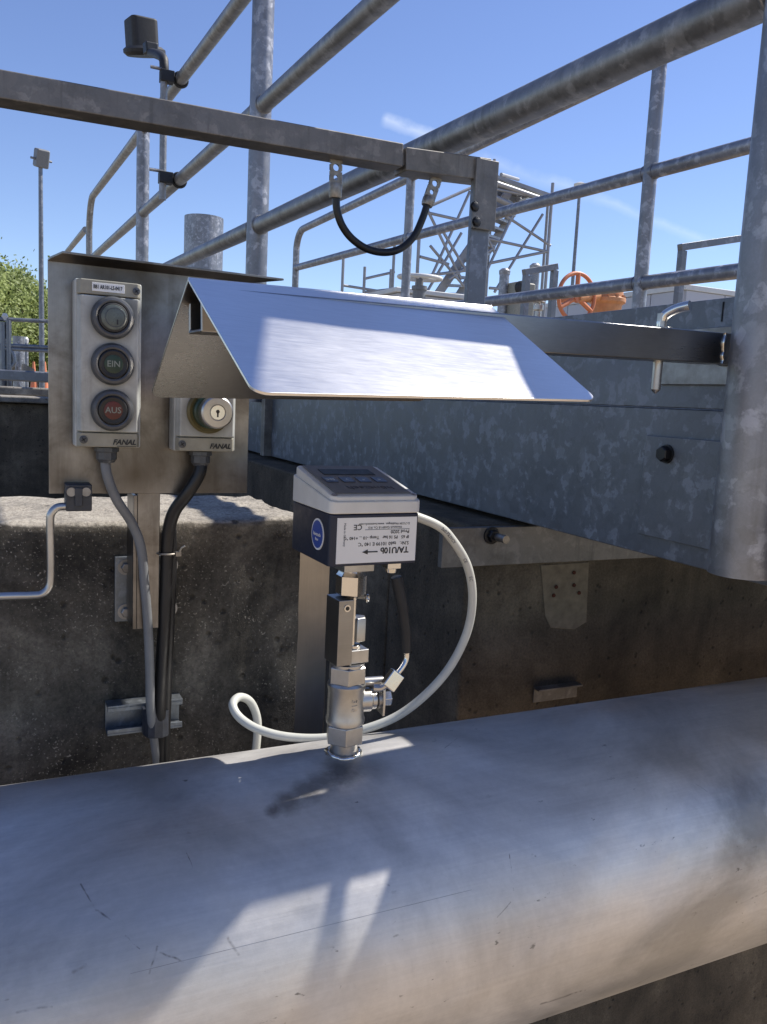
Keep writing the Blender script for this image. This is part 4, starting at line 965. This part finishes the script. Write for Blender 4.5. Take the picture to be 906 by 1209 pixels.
# scaffold tower
SY = 12.0
def S(px, py, Y=SY): return onY(px, py, Y)
t = thing('scaffold_tower', 'distant scaffold tower with a steep stair up to a platform', 'scaffold', S(560, 460))
def sbar(p, q, r=.026, nm='brace', y1=SY, y2=SY, par=None, mat='scaffold'):
    MB().tube([S(p[0], p[1], y1), S(q[0], q[1], y2)], r, 8).build(nm, M[mat], par or t, smooth=60)
for (x, y_, Y) in ((653, 216, SY), (648, 228, SY+1.2), (496, 262, SY), (578, 196, SY), (584, 188, SY+1.2)):
    a = S(x, y_, Y); MB().tube([a, V((a.x, a.y, -.16))], .028, 8).build('standard', M['scaffold'], t, smooth=60)
for p, q in (((505, 248), (545, 330)), ((511, 242), (556, 222)), ((584, 345), (641, 253)), ((577, 282), (646, 297)), ((577, 311), (646, 297)), ((496, 303), (530, 312)),
             ((500, 250), (553, 262)), ((555, 226), (508, 330)), ((578, 222), (650, 236)), ((552, 300), (578, 262)), ((500, 326), (560, 318)), ((520, 268), (560, 335)), ((560, 246), (585, 300)), ((508, 290), (560, 352)), ((530, 330), (584, 292)), ((612, 240), (560, 352)), ((578, 340), (650, 346)), ((545, 275), (500, 352)), ((590, 250), (650, 290))):
    sbar(p, q, .024)
# stair: two stringers and treads
sa, sb = (514, 352), (604, 222)
ta, tb = (540, 352), (618, 232)
for (p, q, Y) in ((sa, sb, SY+.2), (ta, tb, SY+.9)):
    f_ = frame(S(*p, Y), (S(*q, Y)-S(*p, Y)).normalized()); L = (S(*q, Y)-S(*p, Y)).length
    MB().box((0, -.02, -.07), (L, .02, .07), f_).build('stair_stringer', M['scaffold'], t)
for i in range(13):
    k = (i+.5)/13; a = S(*sa, SY+.2).lerp(S(*sb, SY+.2), k); b = S(*ta, SY+.9).lerp(S(*tb, SY+.9), k)
    f_ = frame(a, (b-a).normalized()); MB().box((0, -.09, -.02), ((b-a).length, .09, .02), f_).build('tread', M['scaffold'], t)
# platform
pa = [S(579, 208, SY+.2), S(648, 232, SY), S(648, 236, SY+1.3), S(584, 214, SY+1.5)]
for k in range(5):
    u0, u1 = k/5+.01, (k+1)/5-.01
    A, B = pa[0].lerp(pa[3], u0), pa[1].lerp(pa[2], u0); Cc, Dd = pa[0].lerp(pa[3], u1), pa[1].lerp(pa[2], u1)
    MB().prism([A, B, Dd, Cc], (0, 0, .06)).build('platform_board', M['scaffold'], t)
sbar((579, 214), (648, 238), .045, 'ledger'); sbar((582, 232), (612, 246), .05, 'ledger'); sbar((598, 248), (646, 236), .045, 'ledger')
MB().prism([S(576, 218, SY+.4), S(612, 226, SY+.4), S(606, 247, SY+.4), S(578, 246, SY+.4)], (0, .08, 0)).build('toe_board', M['scaffold'], t)
for p, q in (((580, 222), (600, 216)), ((612, 236), (640, 228)), ((592, 206), (612, 212))): sbar(p, q, .03, 'ledger', SY+.3, SY+1)
t = thing('scaffold_rail', 'low run of distant scaffold posts and rails left of the tower', 'scaffold', S(430, 460))
for (x, y_) in ((406, 297), (431, 315), (466, 288), (462, 318)):
    a = S(x, y_); MB().tube([a, V((a.x, a.y, -.16))], .024, 8).build('standard', M['scaffold'], t, smooth=60)
for p, q in (((431, 329), (466, 321)), ((406, 337), (462, 346)), ((431, 345), (466, 341))): sbar(p, q, .02, 'rail', SY, SY, t)

# pale handwheel valve
VY = 6.0
c = onY(496, 328, VY); R_ = 25/978*c.dot(FWD)
t = thing('gate_valve', 'pale spoked handwheel on a dark valve stem in front of the scaffold', 'valve', V((c.x, c.y, -.16)))
w_ = MB().torus(c, (0.0, -.04, 1), R_, .016, 40, 10).build('handwheel', M['whitepaint'], t, smooth=60)
for i in range(5):
    a_ = 2*math.pi*i/5; MB().tube([c, c+V((math.cos(a_)*R_, math.sin(a_)*R_, 0))], .012, 8).build('spoke', M['whitepaint'], w_)
MB().lathe([(-.06, .03), (.03, .03)], c, (0, 0, 1), 16).build('hub', M['cable_grey'], w_)
z1 = onY(496, 338, VY).z
MB().lathe([(c.z-.07, .02), (z1, .02), (z1, .062), (z1-.03, .062), (z1-.03, .052), (z1-.12, .052), (z1-.12, .07), (-.16, .07)][::-1], (c.x, c.y, 0), (0, 0, 1), 20).build('bonnet', M['cable_grey'], t)

# orange gearbox with handwheel
OY = 4.2
c = onY(681, 351, OY); dpt = c.dot(FWD); R_ = 27.5/978*dpt
t = thing('orange_valve_gearbox', 'orange valve gearbox with upright orange handwheel beyond the railing', 'valve gearbox', V((c.x, c.y, -.16)))
axw = V((.06, -1, 0)).normalized()
w_ = MB().torus(c, axw, R_, .0125, 48, 10).build('handwheel', M['orange'], t, smooth=60)
sdx = axw.cross(V((0, 0, 1))).normalized()
for an in (90, 210, 330):
    a_ = math.radians(an); MB().tube([c, c+V((0, 0, 1))*math.sin(a_)*R_+sdx*math.cos(a_)*R_], .015, 8).build('spoke', M['orange'], w_)
MB().lathe([(-.15, .022), (.02, .030)], c, axw, 20).build('hub', M['orange'], w_)
g0_ = onY(718, 346, OY+.1); 
gz0 = onY(718, 373, OY+.1).z
MB().lathe([(gz0-.1, .05), (gz0, .085), (g0_.z-.075, .095), (g0_.z-.06, .115), (g0_.z-.035, .115), (g0_.z-.03, .098), (g0_.z+.01, .095), (g0_.z+.02, .07)], (g0_.x, g0_.y, 0), (0, 0, 1), 28).build('gear_housing', M['orangeb'], t, .003)
MB().tube([c, V((g0_.x-.02, g0_.y, g0_.z-.02))], .034, 16).build('gear_shaft', M['orangeb'], t)
for i in range(5):
    a_ = -2.2+i*.55; p = V((g0_.x+math.cos(a_)*.105, g0_.y+math.sin(a_)*.105, g0_.z-.03)); MB().lathe([(-.035, .009), (.012, .009)], p, (0, 0, 1), 6).build('bolt', M['orangeb'], t)
MB().lathe([(-.16, .06), (gz0-.08, .06)], (g0_.x, g0_.y, 0), (0, 0, 1), 20).build('valve_neck', M['orangeb'], t)

# small frames
def gframe(px0, px1, top0, top1, Y, label, both=True):
    a, b = onY(px0, top0, Y), onY(px1, top1, Y)
    t = thing('pipe_frame', label, 'steel frame', V((a.x, a.y, -.16)), None)
    h = .022
    for p in ([a, b] if both else [a]): MB().box((p.x-h, p.y-h, -.16), (p.x+h, p.y+h, p.z-.001)).build('frame_post', M['galv_far'], t, .003)
    d_ = (b-a).normalized(); MB().box((-h, -h, 0), ((b-a).length+h, h, 2*h), frame(a, d_)).build('frame_bar', M['galv_far'], t, .003)
    return t
gframe(622, 655, 325, 319, 5.0, 'small square steel frame left of the orange handwheel')
a = onY(805, 297, 4.2)
gframe(806, 905, 296, 281, 4.2, 'square steel frame rail right of the last railing post', True)
# silver stand pipes with a beige box
YY = 8.0
t = thing('actuator_unit', 'beige actuator box between two silver stand pipes', 'actuator', V((onY(614, 345, YY).x, YY, -.16)))
for (x, y_) in ((596, 322), (632, 316)):
    a = onY(x, y_, YY); MB().tube([V((a.x, a.y, -.16)), a], .055, 16).build('stand_pipe', M['galv_post'], t)
    MB().lathe([(-.02, .060), (.02, .064), (.045, .035)], a, (0, 0, 1), 20).build('pipe_cap', M['galv_post'], t)
a, b = onY(603, 347, YY-.1), onY(627, 336, YY-.1)
MB().box((a.x, YY-.2, a.z-.25), (b.x, YY+.1, b.z)).build('actuator_box', M['boxcap'], t, .02)
MB().lathe([(0, .07), (.05, .07), (.06, .04)], V((a.x+.05, YY-.2, (a.z+b.z)/2)), NY, 20).build('dial', M['blackm'], t)
# small valve below the near frame
c = onY(636, 362, 4.6)
t = thing('drain_valve', 'small steel valve fitting behind the railing left of the orange wheel', 'valve', V((c.x, c.y, -.16)))
MB().lathe([(-.16, .02), (c.z-.03, .02), (c.z-.02, .034), (c.z+.01, .034), (c.z+.015, .016), (c.z+.05, .016)], (c.x, c.y, 0), (0, 0, 1), 16).build('valve_spindle', M['steel'], t)
MB().torus((c.x, c.y, c.z+.03), (0, 0, 1), .035, .007, 20, 8).build('handwheel', M['steel'], t)

# buildings
def building(name, label, p0, p1, ptop0, ptop1, Y, depth, panels):
    a, b = onY(p0, ptop0, Y), onY(p1, ptop1, Y); z = (a.z+b.z)/2
    t = thing(name, label, 'building', V(((a.x+b.x)/2, Y, -.16)))
    MB().box((a.x, Y, -.16), (b.x, Y+depth, z-.25)).build('wall', M['facade'], t, .01)
    n = panels; wd = (b.x-a.x)/n
    for i in range(n):
        MB().box((a.x+i*wd+.012, Y-.03, -.10), (a.x+(i+1)*wd-.012, Y-.002, z-.255)).build('cladding_panel', M['facade'], t, .006)
    MB().box((a.x-.15, Y-.15, z-.25), (b.x+.15, Y+depth+.15, z)).build('roof_fascia', M['whitepaint'], t, .02)
    return t
cn = onY(810, 336, 12.0)
t = thing('flat_hall', 'pale flat roofed hall behind the orange gearbox on the right', 'building', V((cn.x+5, 15, -.16)))
bz1 = cn.z; yk = 17.2
MB().box((cn.x, cn.y, -.16), (cn.x+14, yk, bz1-.10)).build('wall', M['facade'], t, .01)
for i in range(6):
    y0_ = cn.y+(yk-cn.y)*i/6; MB().box((cn.x-.03, y0_+.012, -.10), (cn.x-.002, y0_+(yk-cn.y)/6-.012, bz1-.105)).build('cladding_panel', M['facade'], t, .006)
for i in range(14):
    MB().box((cn.x+i+.012, cn.y-.03, -.10), (cn.x+i+.988, cn.y-.002, bz1-.105)).build('cladding_panel', M['facade'], t, .006)
MB().box((cn.x-.06, cn.y-.06, bz1-.10), (cn.x+14.06, yk+.06, bz1)).build('roof_fascia', M['whitepaint'], t, .01)
a = onY(470, 347, 9.0); b = onY(580, 354, 9.0)
t = thing('tank_cover', 'long pale flat cover seen just over the sun shield', 'tank cover', V((a.x, 9, -.16)))
MB().box((a.x, 9, -.16), (b.x, 10.5, b.z-.04)).build('tank_body', M['facade'], t, .01)
MB().box((a.x-.05, 8.95, b.z-.035), (b.x+.05, 10.55, b.z+.02)).build('cover_slab', M['whitepaint'], t, .01)

# ------------------------------------------------------------------ left background
QY = 6.5
def Q(px, py, Y=QY): return onY(px, py, Y)
def slab(name, label, cat, y0, y1, Y, dep, mat, x0=-120, x1=120, bev=.01):
    a, b = Q(0, y0, Y), Q(0, y1, Y); o = MB().box((Q(x0, 450, Y).x, Y, b.z), (Q(x1, 450, Y).x, Y+dep, a.z)).build(name, mat, None, bev); tag(o, label, cat)
    return o
slab('concrete_kerb', 'rough pale concrete kerb beyond the far basin wall', 'kerb', 456, 466, 5.0, .5, M['conc_far'])
slab('steel_channel_beam', 'horizontal grey steel channel below the far left railing', 'steel beam', 436, 449, 6.0, .15, M['galv_far'])
t = thing('distant_railing', 'distant galvanised railing with curved end left of the lamp mast', 'railing', Q(10, 450))
for (x, y_) in ((3, 380), (10, 378)): MB().tube([Q(x, y_), V((Q(x, y_).x, QY, -.16))], .02, 10).build('post', M['galv_far'], t)
for (a, b) in (((-60, 374), (8, 377)), ((8, 377), (90, 381)), ((-60, 404), (90, 412)), ((-60, 408), (90, 416))): MB().tube([Q(*a), Q(*b)], .014, 10).build('rail', M['galv_far'], t)
MB().tube(smooth_path([Q(7, 400), Q(10, 410), Q(15, 418), Q(17, 428), Q(12, 434)], 5), .014, 10).build('curved_rail', M['galv_post'], t)
MB().lathe([(-.02, .014), (.01, .022), (.03, .012)], Q(6, 375), (0, 0, 1), 14).build('post_cap', M['whitepaint'], t)
a = Q(22, 397, 7.5); o = MB().tube([V((a.x, 7.5, -.16)), a], .045, 20).build('bollard', M['galv_post']); tag(o, 'stout grey steel bollard behind the distant railing', 'bollard')
a = Q(31, 402, 7.8); t = thing('stand_post', 'thin pale post with rounded cap right of the bollard', 'post', V((a.x, 7.8, -.16)))
MB().tube([V((a.x, 7.8, -.16)), a], .018, 12).build('post', M['galv_post'], t); MB().lathe([(-.02, .018), (.01, .022), (.03, .010)], a, (0, 0, 1), 12).build('cap', M['whitepaint'], t)
for i, (x, y_) in enumerate(((40, 427), (53, 427))):
    c = Q(x, y_+1, 22); t = thing('traffic_cone', ('orange traffic cone seen between the bollard and the mast', 'orange traffic cone just right of the mast foot')[i], 'traffic cone', V((c.x, 22, -.16)))
    MB().lathe([(-.16, .09), (c.z+.02, .025)], (c.x, 22, 0), (0, 0, 1), 16).build('cone', M['orange'], t); MB().box((c.x-.18, 21.82, -.16), (c.x+.18, 22.18, -.13)).build('foot', M['orange'], t)
c0, c1 = Q(27, 436, 7.0), Q(42, 430, 7.0)
o = MB().prism([Q(27, 438, 7), Q(28, 429, 7), Q(41, 436, 7), Q(41, 438, 7)], (0, .3, 0)).build('sheet_pile', M['galv_old']); tag(o, 'dark wedge shaped cover plate beside the bollard', 'cover plate')
o = MB().box((Q(11, 436, 7.2).x, 7.2, Q(11, 438, 7.2).z), (Q(18, 436, 7.2).x, 7.4, Q(11, 426, 7.2).z)).build('timber_block', M['mortar']); tag(o, 'tan block lying at the foot of the distant railing', 'block')

def tree(cx, Y, zt, cr, label, mat, n=2600, seed=1):
    rnd = random.Random(seed)
    t = thing('broadleaf_tree', label, 'tree', V((cx, Y, -.16)), 'trees at the left edge')
    tr = MB().tube([(cx, Y, -.16), (cx+.1, Y, zt*.3), (cx-.1, Y, zt*.65), (cx, Y, zt*.92)], .2, 10, True, [.28, .2, .12, .03])
    for i in range(9):
        a = rnd.uniform(0, 6.28); z0 = zt*rnd.uniform(.25, .7); L = cr*rnd.uniform(.3, .55)
        tr.tube([(cx, Y, z0), (cx+math.cos(a)*L*.5, Y+math.sin(a)*L*.5, z0+L*.35), (cx+math.cos(a)*L, Y+math.sin(a)*L, z0+L*.8)], .07, 6, True, [.09, .05, .015])
    tr.build('trunk', M['bark'], t, smooth=60)
    cl = []
    for i in range(34):
        a = rnd.uniform(0, 6.28); h = rnd.uniform(.12, 1.0); prof = math.sin(min(1, h*1.05)*math.pi)**.6*.9+.15
        r = cr*prof*rnd.uniform(.35, 1.0); cl.append((V((cx+math.cos(a)*r, Y+math.sin(a)*r, zt*(.12+.86*h))), cr*rnd.uniform(.16, .34)))
    vs = []; fs_ = []
    for i in range(n):
        c, r = cl[rnd.randrange(len(cl))]
        p = c+V((rnd.gauss(0, 1), rnd.gauss(0, 1), rnd.gauss(0, .8)))*r*.55
        u = V((rnd.gauss(0, 1), rnd.gauss(0, 1), rnd.gauss(0, 1))).normalized(); w_ = u.orthogonal().normalized(); s_ = rnd.uniform(.035, .085)
        o = len(vs); vs += [p-u*s_, p+w_*s_*.55, p+u*s_, p-w_*s_*.55]; fs_.append((o, o+1, o+2, o+3))
    me = MB(); me.add(vs, fs_); me.build('crown', mat, t, smooth=0)
TY = 26
specs = [(-70, 300, 2.6, 'leaf'), (-22, 312, 2.2, 'leaf'), (8, 312, 2.0, 'leaf'), (34, 350, 1.7, 'leaf'), (52, 352, 1.3, 'leaf2'), (75, 358, 1.6, 'leaf2'), (22, 372, 1.6, 'leaf'), (62, 390, 1.6, 'leaf')]
labs = ['tall light green tree just outside the left edge of the photo', 'light green tree cut by the left edge of the photo', 'tallest light green tree top at the left edge', 'mid height green tree left of the lamp mast', 'thin greyish tree behind the lamp mast', 'greyish tree hidden behind the control panel', 'low bushy tree between bollard and lamp mast', 'low bushy tree right of the lamp mast foot']
for i, (px, py, cr, mt) in enumerate(specs):
    Y = TY+i*.9; a = onY(px, py+12, Y); tree(a.x, Y, a.z, cr, labs[i], M[mt], 13000, 10+i)
